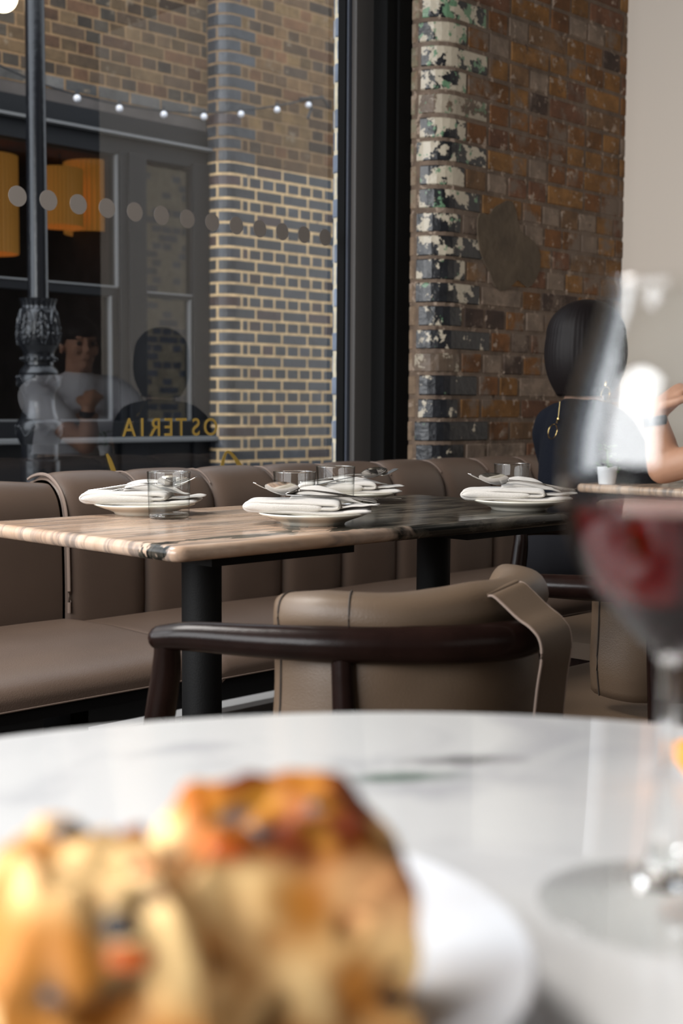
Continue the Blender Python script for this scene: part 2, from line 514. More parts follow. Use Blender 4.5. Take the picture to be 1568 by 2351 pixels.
# ---- interior brick wall with rounded corner
XL, YB, RB = 3.225, 2.8, .097
fi, Li = path_fn([('line', (XL, 3.0), (XL, YB+RB)), ('arc', (XL+RB, YB+RB), RB, PI, 1.5*PI), ('line', (XL+RB, YB), (4.32, YB))])
rnd = random.Random(3)
rowend = {}
def lay_in(r, u0, u1):
    rr = random.Random(100+r)
    e = (.285, .40, .30, .43)[r % 4] + rr.uniform(-.02, .02)
    out = [(0, .112 + rr.uniform(-.012, .012), 'edge')]
    a = out[0][1]; out.append((a, e, 'glazed')); u = e
    while u < u1:
        w = rr.choice([.112, .112, .112, .225]); out.append((u, min(u+w, u1), 'stock')); u += w
    return out
def col_in(r, a, b, z, key):
    if key == 'glazed':
        if rnd.random() < .05: return (.11, .075, .05, .35)
        return (.010, .011, .014, 0)
    if key == 'edge': return (.21, .145, .095, .8)
    if z > 2.1 and b < .55 and rnd.random() < .3: return (.025, .02, .02, .3)
    q = rnd.random(); low = max(0, min(1, (1.9 - z) / 1.1))
    if q < .05: return (.05, .03, .022, 1)
    if q < .12 + .26*low: return (.21, .155, .115, 1)
    base = rnd.choice([(.19, .08, .020), (.175, .072, .022), (.23, .105, .026), (.16, .07, .035), (.19, .105, .05), (.25, .12, .035)])
    k = rnd.uniform(.65, .95) ; return (*[c*k for c in base], 1)
M['brick_in'] = brick_mat('old_stock_brick', bump=.3, bscale=45, rough=.85, var=.4, gloss=.36, chips=[
    ((.34, .26, .20), 26, .575, .05, 3.1, 'stock'), ((.05, .03, .02), 20, .63, .08, 9.3, 'stock'), ((.17, .125, .095), 7, .53, .10, 5.7, 'stock'),
    ((.50, .44, .34), 17, .565, .02, 1.7, 'glazed'), ((.13, .24, .14), 24, .645, .02, 6.1, 'glazed')])
wb = bricks('wall_brick', fi, 0, Li, 0, 40, .0755, lay_in, col_in, M['brick_in'], gap=.012, mortar=(.14, .098, .07), recess=.003, jit=.0022)
wb['kind'] = 'structure'
# smeared cement on the brickwork
pts = []
cx, cz = 3.58, 1.485
for i in range(40):
    a = 2*PI*i/40; n_ = noise.noise(Vector((math.cos(a)*1.5, math.sin(a)*1.5, 4)))
    pts.append((cx + (.15 + .07*n_)*math.cos(a) - .05*math.sin(a), cz + (.155 + .09*n_)*math.sin(a)))
mb = MB()
for (px_, pz_) in pts: mb.v.append(Vector((px_, 2.7965, pz_)))
for (px_, pz_) in pts: mb.v.append(Vector((px_, 2.805, pz_)))
mb.f.append(list(range(40))[::-1]); mb.f += [[i, (i+1) % 40, 40+(i+1) % 40, 40+i] for i in range(40)]
M['cement'] = mat('smeared_cement', (.105, .078, .052), .95, bump=.5, bscale=30, var=.2, vscale=12)
mb.build('cement_patch', M['cement'], wb, smooth=False)

# ================================================================== outside
struct('ground', MB().box(-8, 16, 3.3, 12, -.1, -.02), M['paving'])
M['brick_out'] = brick_mat('street_brick', bump=.3, bscale=50, rough=.9, var=.28, gloss=.32, chips=[((.20, .15, .10), 12, .62, .1, 2.2, 'stock')])
# our own outer wall: rounded jamb beside the window and a pier farther along
def col_jamb(r, a, b, z, key):
    k = rnd.uniform(.8, 1.2); return (.20*k, .225*k, .28*k, .6)
fj, Lj = path_fn([('line', (4.7, 3.26), (3.22, 3.26)), ('arc', (3.22, 3.23), .03, PI/2, PI), ('line', (3.19, 3.23), (3.19, 3.06))])
o = bricks('wall_outer_jamb', fj, 0, Lj, 0, 44, .0755, lambda r, a, b: english(r, a, b, anchor=.3), col_jamb, M['brick_out'], gap=.013, mortar=(.66, .56, .40), recess=.002, jit=.002); o['kind'] = 'structure'
fj2, Lj2 = path_fn([('line', (8.5, 3.26), (6.9, 3.26))])
o = bricks('wall_outer_pier', fj2, 0, Lj2, 0, 44, .0755, lambda r, a, b: english(r, a, b, anchor=.3), col_jamb, M['brick_out'], gap=.013, mortar=(.66, .56, .40), recess=0, jit=.002); o['kind'] = 'structure'

bld = thing('brick_building', 'brick building across the street with dark glazed lower bricks and a black shopfront', 'building', (5.2, 6.4, 0))
def B(o):
    o.parent = bld; o.matrix_parent_inverse = Matrix.Translation(bld.location).inverted(); return o
XP, YP, RP = 5.2, 6.23, .11
fp, Lp = path_fn([('line', (XP, 6.40), (XP, YP+RP)), ('arc', (XP+RP, YP+RP), RP, PI, 1.5*PI), ('line', (XP+RP, YP), (7.4, YP))])
def lay_pier(r, u0, u1):
    if r % 2: e = [0, .268, .325]; w = .1075
    else: e = [0, .10, .385]; w = .222
    while e[-1] < u1: e.append(e[-1] + w)
    return [(a, min(b, u1), i) for i, (a, b) in enumerate(zip(e, e[1:]))]
def col_pier(r, a, b, z, key):
    k = rnd.uniform(.65, 1.35)
    if z < 2.44 or b < (.30 if r % 2 else .39):
        q = rnd.random()
        if q < .1: return (.04*k, .024*k, .024*k, .1)
        return (.028*k, .031*k, .037*k, 0)
    base = rnd.choice([(.11, .062, .027), (.08, .047, .024), (.13, .078, .032), (.055, .037, .024), (.12, .058, .026)])
    return (*[c*k for c in base], 1)
CH = .0734
B(bricks('brick_pier', fp, 0, Lp, .02, 33, CH, lay_pier, col_pier, M['brick_out'], gap=.0115, mortar=(.60, .41, .21), recess=.0015, jit=.001))
B(bricks('upper_brickwork', fp, 0, Lp, .02+33*CH, 22, CH, lay_pier, col_pier, M['brick_out'], gap=.009, mortar=(.21, .13, .065), recess=.002, jit=.002))
fw_, Lw_ = path_fn([('line', (0.5, 6.38), (XP, 6.38))])
def lay_w(r, u0, u1):
    out = []; rr = random.Random(r+50); u = u0 - rr.uniform(0, .2)
    while u < u1:
        w = .222 if r % 2 == 0 else .111
        if rr.random() < .2: w = .111
        out.append((max(u, u0), min(u+w, u1), 0)); u += w
    return out
def col_w(r, a, b, z, key):
    k = rnd.uniform(.6, 1.3)
    if r == 0: return (.09*k, .085*k, .08*k, 1)
    base = rnd.choice([(.085, .052, .027), (.065, .041, .024), (.105, .065, .031), (.048, .034, .023), (.095, .048, .024), (.055, .043, .031)])
    return (*[c*k for c in base], 1)
B(bricks('side_brickwork', fw_, 0, Lw_, 2.70, 18, CH, lay_w, col_w, M['brick_out'], gap=.009, mortar=(.21, .13, .065), recess=.002, jit=.002))
B(MB().box(.5, 5.19, 6.385, 6.6, 2.62, 2.70).build('lintel', M['concrete'], smooth=False))
B(MB().box(.5, 7.4, 6.46, 6.9, 2.6, 4.1).box(5.25, 7.4, 6.33, 9.4, 0, 4.1).build('wall_core', M['concrete'], smooth=False))
# shopfront joinery
SY = 6.38
B(MB().box(.5, 5.195, SY-.0, SY+.1, 2.40, 2.63).build('fascia', M['shop_black'], smooth=False))
B(MB().box(.5, 5.195, SY-.05, SY, 2.505, 2.52).build('fascia_moulding', M['shop_edge'], smooth=False))
B(MB().box(5.07, 5.195, SY-.02, SY+.1, 0, 2.42).build('pilaster', M['shop_black'], smooth=False, bevel=.004))
B(MB().box(4.53, 4.72, SY-.02, SY+.1, 0, 2.42).box(4.585, 4.60, SY-.035, SY-.015, .8, 2.42).build('pilaster', M['shop_black'], smooth=False, bevel=.004))
B(MB().box(2.9, 3.0, SY-.02, SY+.1, 0, 2.42).build('pilaster', M['shop_black'], smooth=False, bevel=.004))
B(MB().box(.5, 4.53, SY, SY+.08, 1.585, 1.635).box(4.7, 5.08, SY, SY+.08, 1.595, 1.625).build('transom', M['shop_black'], smooth=False))
B(MB().box(.5, 5.19, SY-.03, SY+.08, .765, .86).build('bottom_rail', M['shop_black'], smooth=False, bevel=.004))
B(MB().box(.5, 5.21, SY-.09, SY+.02, .735, .765).build('window_sill', M['shop_edge'], smooth=False, bevel=.006))
B(MB().box(.5, 5.195, SY, SY+.08, -.02, .735).box(.5, 4.45, SY-.012, SY, .12, .64).build('stall_riser', M['shop_black'], smooth=False, bevel=.006))
def pane_frame(x0, x1, z0, z1, sides):
    t = .009; mb = MB(); y0, y1 = SY-.006, SY+.03
    if 'l' in sides: mb.box(x0, x0+t, y0, y1, z0, z1)
    if 'r' in sides: mb.box(x1-t, x1, y0, y1, z0, z1)
    if 'b' in sides: mb.box(x0, x1, y0, y1, z0, z0+t)
    if 't' in sides: mb.box(x0, x1, y0, y1, z1-t, z1)
    f = B(mb.build('window_bead', M['shop_edge'], smooth=False))
    g = MB().grid(lambda a, b: (x0+(x1-x0)*a, SY+.02, z0+(z1-z0)*b), 1, 1).build('pane', M['shop_pane'], f, smooth=False)
pane_frame(3.0, 4.525, 1.635, 2.40, 'rb'); pane_frame(3.0, 4.475, .86, 1.585, 'rb')
pane_frame(4.715, 5.10, 1.62, 2.37, 'rb'); pane_frame(4.70, 5.06, .86, 1.60, 'rb')
pane_frame(.5, 2.9, 1.635, 2.40, 'rb'); pane_frame(.5, 2.9, .86, 1.585, 'rb')
B(MB().box(4.475, 4.53, SY+.005, SY+.08, .8, 1.6).build('window_stile', M['shop_black'], smooth=False))
B(MB().box(5.06, 5.1, SY+.005, SY+.08, .8, 1.6).build('window_stile', M['shop_black'], smooth=False))
B(MB().box(.4, .5, 6.4, 9.4, 0, 2.7).box(.4, 5.3, 9.3, 9.4, 0, 2.7).box(.4, 5.3, 6.5, 9.4, 2.62, 2.7).box(.4, 5.3, 6.5, 9.4, -.05, 0).build('shop_interior_wall', M['shop_dark'], smooth=False))
for i, (pxx, yy, pyc, r, h) in enumerate(((138, 7.6, 455, .15, .38), (215, 7.75, 445, .20, .56), (-22, 7.6, 470, .17, .62))):
    p = at_y(pxx, pyc, yy)
    lt = thing('pendant_lamp', ['small amber pleated lampshade glowing left in the shop window', 'tall amber pleated lampshade glowing behind the small one in the shop window', 'amber lampshade glowing left of the lamp post, cut by the photo edge'][i], 'lamp', tuple(p), 'amber lampshades in the shop')
    n_ = 72; mb = MB()
    mb.grid(lambda a, b: ((r*(1+.035*math.cos(36*2*PI*a)))*math.cos(2*PI*a), (r*(1+.035*math.cos(36*2*PI*a)))*math.sin(2*PI*a), -h/2+h*b), 144, 1, closed_u=True)
    mb.build('lampshade', M['shade'], lt)
    MB().tube([(0, 0, h/2-.02), (0, 0, 2.62-p.z)], .006, 6).build('lamp_cord', M['cable'], lt)

# globe lamp, top left
p = at_y(5, -8, 5.9)
gl = thing('globe_lamp', 'glowing warm globe lamp at the top left beside the lamp post', 'lamp', tuple(p))
MB().ball((0, 0, 0), .075, 24, 16).build('globe', M['globe'], gl)
MB().tube([(0, 0, .07), (0, 0, .16)], .03, 12).tube([(0, 0, .15), (0, .2, .2), (0, .47, .2)], .012, 8).build('bracket', M['lamp_iron'], gl)
l = bpy.data.lights.new('globe_light', 'POINT'); l.energy = 7; l.color = (1, .75, .45); l.shadow_soft_size = .08
lo = bpy.data.objects.new('globe_light', l); COL.objects.link(lo); lo.location = (p.x, p.y-.12, p.z+.05)

# lamp post
lp = thing('lamp_post', 'black cast iron street lamp post with ornate collars outside the window', 'lamp post', (3.268, 5.23, -.02))
zz = lambda z: z + .02
MB().lathe([(.0465, zz(1.40)), (.0445, zz(2.2)), (.0425, zz(3.6))], 40).build('shaft', M['lamp_iron'], lp)
# leaf collar (relief)
def relief(u, zn, k, amp):
    return amp * max(0, math.cos(k*2*PI*u))**1.5
mb = MB()
def collar(a, b):
    prof = [(.0, .088), (.10, .094), (.25, .097), (.5, .092), (.70, .083), (.80, .074), (.84, .071), (.93, .076), (1, .083)]
    for (q0, r0), (q1, r1) in zip(prof, prof[1:]):
        if q0 <= b <= q1: r = r0 + (r1-r0)*(b-q0)/(q1-q0); break
    w = a*8 % 1 - .5
    leafw = .40*math.sin(PI*min(1, max(0, (b+.05)/.85)))**.7 if b < .78 else 0
    rel = 0
    if b < .78:
        rel = .006 if abs(abs(w)-leafw) < .05 else 0
        rel += .004*max(0, 1-abs(w)*12)
        rel += .004*max(0, noise.noise(Vector((abs(w)*14, b*14, 3))))*2*(1 if abs(w) < leafw else 0)
    else:
        rel = .004*abs(math.sin(a*2*PI*8))
    r += rel
    return (r*math.cos(2*PI*a), r*math.sin(2*PI*a), zz(1.218+.212*b))
mb.grid(collar, 240, 60, closed_u=True)
mb.lathe([(.083, zz(1.43)), (.046, zz(1.435))], 40)
mb.build('leaf_collar', M['lamp_iron'], lp)
MB().lathe([(.088, zz(1.218)), (.078, zz(1.20)), (.070, zz(1.185)), (.070, zz(1.172)), (.078, zz(1.168)), (.078, zz(1.148)), (.066, zz(1.144)), (.066, zz(1.13)), (.085, zz(1.108)), (.090, zz(1.095)), (.088, zz(1.092)), (.088, zz(1.087)), (.096, zz(1.083)), (.100, zz(1.07)), (.098, zz(1.045)), (.088, zz(1.02)), (.080, zz(1.005)), (.073, zz(.99)), (.071, zz(.96)), (.074, zz(.93)), (.082, zz(.905)), (.088, zz(.885)), (.097, zz(.88)), (.105, zz(.865)), (.108, zz(.84)), (.104, zz(.81)), (.095, zz(.785)), (.090, zz(.775)), (.086, zz(.77)), (.084, zz(.70)), (.092, zz(.695)), (.092, zz(.5)), (.13, zz(.45)), (.15, zz(.1)), (.17, 0)], 56).build('base_column', M['lamp_iron'], lp)
mb = MB()
for k in range(16):
    a = 2*PI*k/16; mb.ball((.079*math.cos(a), .079*math.sin(a), zz(1.158)), .0085, 10, 6)
mb.build('bead_ring', M['lamp_iron'], lp)
for (R0, zc, w, h) in ((.099, 1.055, .26, .026), (.107, .83, .28, .026)):      # scrolls and swags cast on the two bulbs
    mb = MB(); pts = []
    for q in range(121):
        a = 2*PI*q/120
        pts.append((R0*math.cos(a), R0*math.sin(a), zz(zc) + h*.8*math.cos(8*a)))
    mb.tube(pts, .0035, 6, cap=False)
    for k in range(8):
        a = 2*PI*k/8; mb.ball((R0*math.cos(a), R0*math.sin(a), zz(zc) + h*.8), .009, 8, 6)
    mb.build('scroll_relief', M['lamp_iron'], lp)

# string lights
bp_ = [(-60, 120), (0, 150), (90, 190), (177, 217), (274, 240), (376, 254), (468, 259), (553, 253), (636, 243), (715, 226)]
pw = [at_y(a, b, 6.1) for a, b in bp_]
st = thing('string_lights', 'black cable of small white festoon bulbs strung across the brick building', 'string lights', tuple(pw[-1]))
o0 = Vector(pw[-1])
MB().tube([q - o0 for q in catmull(pw, 6)], .0055, 6).build('cable', M['cable'], st)
for (a, b) in ((177, 226), (274, 249), (376, 263), (468, 268), (553, 262), (636, 252), (708, 241)):
    q = at_y(a, b, 6.1) - o0
    bo = MB().ball(q, .0205, 16, 10).build('bulb', M['bulb'], st)
    MB().tube([q + Vector((0, 0, .018)), q + Vector((0, 0, .042))], .012, 8).build('bulb_socket', M['cable'], bo)
br = thing('cable_bracket', 'small black wall bracket holding the end of the string lights', 'bracket', tuple(o0))
MB().tube([(0, 0, 0), (.02, .12, .01)], .012, 8).tube([(-.10, 0, -.02), (.0, -.01, 0), (.12, .02, .03)], .009, 6).tube([(-.03, 0, -.13), (.0, 0, -.06), (0, 0, .0)], .011, 6).tube([(.12, .02, .03), (.2, .05, -.02)], .007, 6).build('arm', M['cable'], br)

# frosted dots stuck on the glass
ordn = ['leftmost', 'second', 'third', 'fourth', 'fifth', 'sixth', 'seventh', 'eighth', 'ninth', 'tenth', 'eleventh', 'twelfth', 'rightmost']
dotme = MB().lathe([(0, -.0004), (.0268, -.0004), (.0268, .0004), (0, .0004)], 40).mesh('dot')
dotme.transform(Matrix.Rotation(PI/2, 4, 'X'))
for i in range(13):
    o = link('window_dot', dotme if i == 0 else dotme, None, None, False)
    if i == 0: dotme.materials.append(M['dot'])
    o.location = (1.847 + .09333*i, 3.0485, 1.489)
    lab = ('%s grey frosted dot in the row stuck on the window' % ordn[i]) if i in (0, 12) else ('%s grey frosted dot from the left stuck on the window' % ordn[i])
    tag(o, lab, 'window sticker', 'frosted dots on the window')
# gold lettering, readable from the street
lt = thing('gold_lettering', 'mirrored gold OSTERIA lettering on the window glass', 'lettering', (2.342, 3.046, .86))
xs = {0: 2.491, 1: 2.435, 2: 2.380, 3: 2.333, 4: 2.284, 5: 2.240, 6: 2.194}
for i, chv in enumerate('OSTERIA'):
    cu = bpy.data.curves.new('letter', 'FONT'); cu.body = chv; cu.size = .0735; cu.align_x = 'CENTER'; cu.extrude = .0003; cu.offset = .0006
    ob = bpy.data.objects.new('tmp', cu)
    COL.objects.link(ob)
    bpy.context.view_layer.update()
    me = bpy.data.meshes.new_from_object(ob.evaluated_get(bpy.context.evaluated_depsgraph_get()))
    bpy.data.objects.remove(ob)
    hh = max(v.co.y for v in me.vertices); s_ = .051/hh
    cxm = (max(v.co.x for v in me.vertices) + min(v.co.x for v in me.vertices))/2
    me.transform(Matrix.Translation((-cxm, 0, 0)))
    me.transform(Matrix.Diagonal((-s_*.92, s_, 1, 1)))
    me.transform(Matrix.Rotation(PI/2, 4, 'X'))
    me.flip_normals(); me.materials.clear()
    o = link('letter', me, M['gold'], lt, False); o.location = (xs[i]-2.342, 0, 0)
sc = thing('gold_script', 'large gold script strokes on the window, mostly hidden by the banquette', 'lettering', (2.35, 3.046, .70))
def stroke(pts, ws, nm='stroke'):
    mb = MB(); cs = catmull([(a, 0, b) for a, b in pts], 8); ww = lerp_list(ws, len(cs))
    n = len(cs)
    for i, p in enumerate(cs):
        t = cs[min(i+1, n-1)] - cs[max(i-1, 0)]; t.normalize(); nn = Vector((-t.z, 0, t.x))
        for y_ in (-.0004, .0004):
            mb.v.append(p + nn*ww[i]/2 + Vector((0, y_, 0))); mb.v.append(p - nn*ww[i]/2 + Vector((0, y_, 0)))
    for i in range(n-1):
        b = 4*i
        mb.f += [[b, b+4, b+5, b+1], [b+2, b+3, b+7, b+6], [b, b+2, b+6, b+4], [b+1, b+5, b+7, b+3]]
    mb.build(nm, M['gold'], sc, smooth=False)
stroke([(-.232, .112), (-.222, .092), (-.205, .05), (-.18, -.02)], [.006, .013, .016, .018])
stroke([(.175, .0), (.182, .05), (.19, .085), (.203, .108), (.222, .102), (.25, .072), (.275, .04), (.31, -.02)], [.017, .016, .012, .008, .010, .015, .017, .017])

# ================================================================== banquette
def banquette(label, x0, x1, seams, ztop, zseat):
    t = thing('banquette', label, 'banquette', (x0, 2.05, 0), 'taupe leather banquettes along the window')
    ox, oy = x0, 2.05
    prof = [(2.545, .40), (2.542, .50), (2.543, .60), (2.547, .68), (2.556, .725), (2.575, .757), (2.603, .779), (2.635, ztop), (2.68, ztop-.003), (2.72, ztop-.02), (2.745, ztop-.06), (2.75, .40)]
    edges = [x0] + [s for s in seams if x0 < s < x1] + [x1]
    pc = catmull([(0, a, b) for a, b in prof], 4)
    for a, b in zip(edges, edges[1:]):
        def fn(u, v, a=a, b=b):
            i = min(int(v*(len(pc)-1)+.5), len(pc)-1)
            p = pc[i]; q = pc[min(i+1, len(pc)-1)] - pc[max(i-1, 0)]; nn = Vector((0, -q.z, q.y)).normalized()
            w = abs(u*2-1); puff = -.016*(w**7) - .003*w**2
            d = (1 - (1-u)**1) 
            x = a + (b-a)*u
            pp = p + nn*puff
            return (x-ox, pp.y-oy, pp.z)
        MB().grid(fn, 24, len(pc)-1).build('back_panel', M['leather'], t, auto=None)
        if a != x0 or x0 > 1:
            w_ = .0018 if a != x0 else .004
            mm = 'stitch' if a != x0 else 'piping'
            path = [Vector((a-ox + (0 if a != x0 else .004), p.y-oy, p.z)) for p in pc[20 if mm == 'stitch' else 3:36]]
            path = [Vector((p.x, p.y + .008, p.z - .006)) for p in path]
            MB().tube(path, w_, 6).build('piping', M['piping'], t)
    # seat cushion with rounded front
    sp = [(2.56, zseat-.03), (2.54, zseat-.006), (2.50, zseat+.002), (2.35, zseat+.006), (2.15, zseat+.004), (2.06, zseat-.002), (2.02, zseat-.013), (2.002, zseat-.03), (1.998, zseat-.05)]
    ps = catmull([(0, a, b) for a, b in sp], 4)
    def fs(u, v):
        i = min(int(v*(len(ps)-1)+.5), len(ps)-1); p = ps[i]
        x = x0 + (x1-x0)*u
        e = min(u*(x1-x0), (1-u)*(x1-x0)); dz = -.010*max(0, 1-e/.02)**2
        wr = .0022*noise.noise(Vector((x*4, p.y*7, 1))) + .0012*noise.noise(Vector((x*3, p.y*30, 5)))*max(0, (p.y-2.2)*2)
        return (x-ox, p.y-oy, p.z + dz + wr)
    MB().grid(fs, int((x1-x0)/.012), len(ps)-1).build('seat_cushion', M['leather'], t, auto=None)
    MB().tube([(0, 1.998-oy, zseat-.052), (x1-ox, 1.998-oy, zseat-.052)], .0018, 6).build('piping', M['piping'], t)
    MB().box(0, x1-ox, 2.004-oy, 2.54-oy, .385, zseat-.052).box(0, x1-ox, 2.54-oy, 2.76-oy, .34, .44).build('base', M['blackbase'], t, smooth=False)
    n_ = max(1, int((x1-x0)/1.2))
    for k in range(n_):
        MB().box(.05+k*1.2, .10+k*1.2, 2.62-oy, 2.74-oy, 0, .34).build('leg', M['blackbase'], t, smooth=False)
    return t
banquette('taupe leather banquette module nearest, under the lamp post at the left edge', -.9, 1.655, [], .784, .462)
banquette('long channelled taupe leather banquette running behind the marble table to the brick wall', 1.662, 4.28, [1.662+.2245*k for k in range(1, 12)], .790, .452)

# ================================================================== marble table by the banquette
def slab_mesh(x0, x1, y0, y1, zb, zt, rc, nose, seg=10):
    mb = MB(); cs = [(x1-rc, y0+rc, -PI/2), (x1-rc, y1-rc, 0), (x0+rc, y1-rc, PI/2), (x0+rc, y0+rc, PI)]
    rings = []; hh = (zt-zb)/2; K = 10
    for j in range(K+1):
        a = -PI/2 + PI*j/K
        rings.append((-nose*(1-math.cos(a)), (zb+zt)/2 + hh*math.sin(a)))
    for (off, z) in rings:
        for (cx_, cy_, a0) in cs:
            for k in range(seg+1):
                a = a0 + (PI/2)*k/seg
                mb.v.append(Vector((cx_+(rc+off)*math.cos(a), cy_+(rc+off)*math.sin(a), z)))
        # straight edges come from the loop closing
    n = 4*(seg+1)
    for j in range(K):
        for k in range(n):
            k2 = (k+1) % n; mb.f.append([j*n+k, j*n+k2, (j+1)*n+k2, (j+1)*n+k])
    mb.f.append(list(range(n))[::-1]); mb.f.append([K*n+k for k in range(n)])
    return mb
def marble_dark():
    m = bpy.data.materials.new('veined_pink_marble'); m.use_nodes = True
    n = m.node_tree.nodes; L = m.node_tree.links; b = n['Principled BSDF']
    b.inputs['Roughness'].default_value = .2; b.inputs['Coat Weight'].default_value = .0; b.inputs['Specular IOR Level'].default_value = .45
    tc = n.new('ShaderNodeTexCoord'); sx = n.new('ShaderNodeSeparateXYZ')
    def math_(op, a, b_=None, clamp=False):
        q = n.new('ShaderNodeMath'); q.operation = op; q.use_clamp = clamp
        for i, v in enumerate((a, b_)):
            if v is None: continue
            if isinstance(v, (int, float)): q.inputs[i].default_value = v
            else: L.new(v, q.inputs[i])
        return q.outputs[0]
    L.new(tc.outputs['Object'], sx.inputs[0])
    X, Y = sx.outputs[0], sx.outputs[1]
    def nz(scale, vec=(1, 1, 1), det=6, seed=0):
        mp = n.new('ShaderNodeMapping'); mp.inputs['Scale'].default_value = vec; mp.inputs['Location'].default_value = (seed, 0, seed)
        L.new(tc.outputs['Object'], mp.inputs[0])
        t = n.new('ShaderNodeTexNoise'); t.inputs['Scale'].default_value = scale; t.inputs['Detail'].default_value = det; t.inputs['Roughness'].default_value = .6
        t.inputs['Distortion'].default_value = .6
        L.new(mp.outputs[0], t.inputs['Vector']); return t.outputs['Fac']
    warp = math_('MULTIPLY', math_('SUBTRACT', nz(4, (1, 1.6, 1), 5, 2), .5), .34)
    # vein centre line in local coordinates (origin at table centre, near edge y=-.27)
    d = math_('ABSOLUTE', math_('SUBTRACT', math_('ADD', Y, warp), math_('ADD', math_('MULTIPLY', X, .03), -.165)))
    w = math_('ADD', math_('MULTIPLY', math_('MAXIMUM', math_('ADD', X, .17), 0), 1.0), .016)
    dark = math_('SUBTRACT', 1, math_('DIVIDE', d, w), True)
    dark = math_('MULTIPLY', dark, 3.2, True)
    st = nz(9, (.55, 4.5, 1), 8, 7)
    st2 = n.new('ShaderNodeMapRange'); st2.inputs[1].default_value = .46; st2.inputs[2].default_value = .62; L.new(st, st2.inputs[0])
    r1 = n.new('ShaderNodeValToRGB'); e = r1.color_ramp.elements
    e[0].position = .3; e[0].color = (.40, .255, .165, 1); e[1].position = .7; e[1].color = (.58, .44, .34, 1)
    L.new(nz(6, (1, 2.2, 1), 5, 11), r1.inputs[0])
    mx = n.new('ShaderNodeMix'); mx.data_type = 'RGBA'; L.new(math_('MULTIPLY', st2.outputs[0], .75), mx.inputs[0]); L.new(r1.outputs[0], mx.inputs[6]); mx.inputs[7].default_value = (.13, .11, .10, 1)
    r2 = n.new('ShaderNodeValToRGB'); e = r2.color_ramp.elements
    e[0].position = .42; e[0].color = (.006, .007, .006, 1); e[1].position = .78; e[1].color = (.20, .17, .13, 1)
    L.new(nz(14, (.6, 3, 1), 8, 3), r2.inputs[0])
    mx2 = n.new('ShaderNodeMix'); mx2.data_type = 'RGBA'; L.new(dark, mx2.inputs[0]); L.new(mx.outputs[2], mx2.inputs[6]); L.new(r2.outputs[0], mx2.inputs[7])
    L.new(mx2.outputs[2], b.inputs['Base Color'])
    return m
M['marble_dark'] = marble_dark()
def marble_table(label, cx_, cy_, hx, hy, feet, group=None):
    t = thing('marble_table', label, 'table', (cx_, cy_, 0), group)
    slab_mesh(-hx, hx, -hy, hy, .727, .75, .022, .010).build('tabletop', M['marble_dark'], t, auto=.9)
    for fx in feet:
        p = MB().lathe([(.0335, .0), (.0335, .717)], 40, (fx, 0, 0)).build('pedestal', M['black'], t)
        q = MB().box(fx-.15, fx+.15, -.21, .21, .708, .7275)
        q.box(fx-.20, fx+.20, -.06, .06, .716, .7275)
        q.build('mounting_plate', M['black'], p, smooth=False)
        MB().lathe([(0, 0), (.2, 0), (.2, .008), (.19, .012), (.04, .018), (.034, .03)], 48, (fx, 0, 0)).build('base_plate', M['black'], p)
    return t
t1 = marble_table('veined pink and black marble table laid with plates, in front of the banquette', 1.655, 1.70, .548, .27, (-.285, .305))
t2 = marble_table('veined marble table where the two diners sit, behind the wine glass', 3.40, 1.72, .55, .27, (-.29, .30))

# ================================================================== tableware
gl_prof = [(0, 0), (.0345, 0), (.0365, .002), (.0378, .006), (.0392, .05), (.0405, .0865), (.0402, .0872), (.0396, .0872), (.0392, .0865), (.0378, .05), (.0362, .014), (.033, .009), (0, .0085)]
def tumbler(label, x, y, z=.7502, sc_=.93):
    mb = MB().lathe([(r*sc_, z_*1.0) for r, z_ in gl_prof], 64)
    o = thing('tumbler', label, 'glass', (x, y, z))
    mb = MB().lathe([(r*sc_, z_) for r, z_ in gl_prof[3:-3]], 64)
    mb.build('glass_wall', M['thin'], o, auto=.9)
    MB().lathe([(r*sc_, z_) for r, z_ in ((0, 0), (.0345, 0), (.0362, .0015), (.0372, .004), (.0366, .0085), (.034, .0102), (0, .0102))], 64).build('thick_base', M['glass'], o, auto=.9)
    MB().lathe([(.0400*sc_+.0009*math.cos(w), .0866+.0009*math.sin(w)) for w in [2*PI*k/8 for k in range(8)]], 64, closed=True).build('rim', M['glass'], o)
    return tag(o, label, 'glass', 'tumblers on the marble table')
def scaled_tumbler(label, px, py):
    p = at_z(px, py, .75)
    o = tumbler(label, p.x, p.y); o.scale = (1, 1, .93); return o
scaled_tumbler('empty glass tumbler beside the left napkin and plate', 388, 1190)
scaled_tumbler('empty glass tumbler left of the middle pair, behind the cutlery of the near plate', 676, 1188)
scaled_tumbler('empty glass tumbler right of the middle pair, just in front of the far napkin', 770, 1167)
scaled_tumbler('empty glass tumbler behind the right plate beside the wine glass', 1175, 1155)

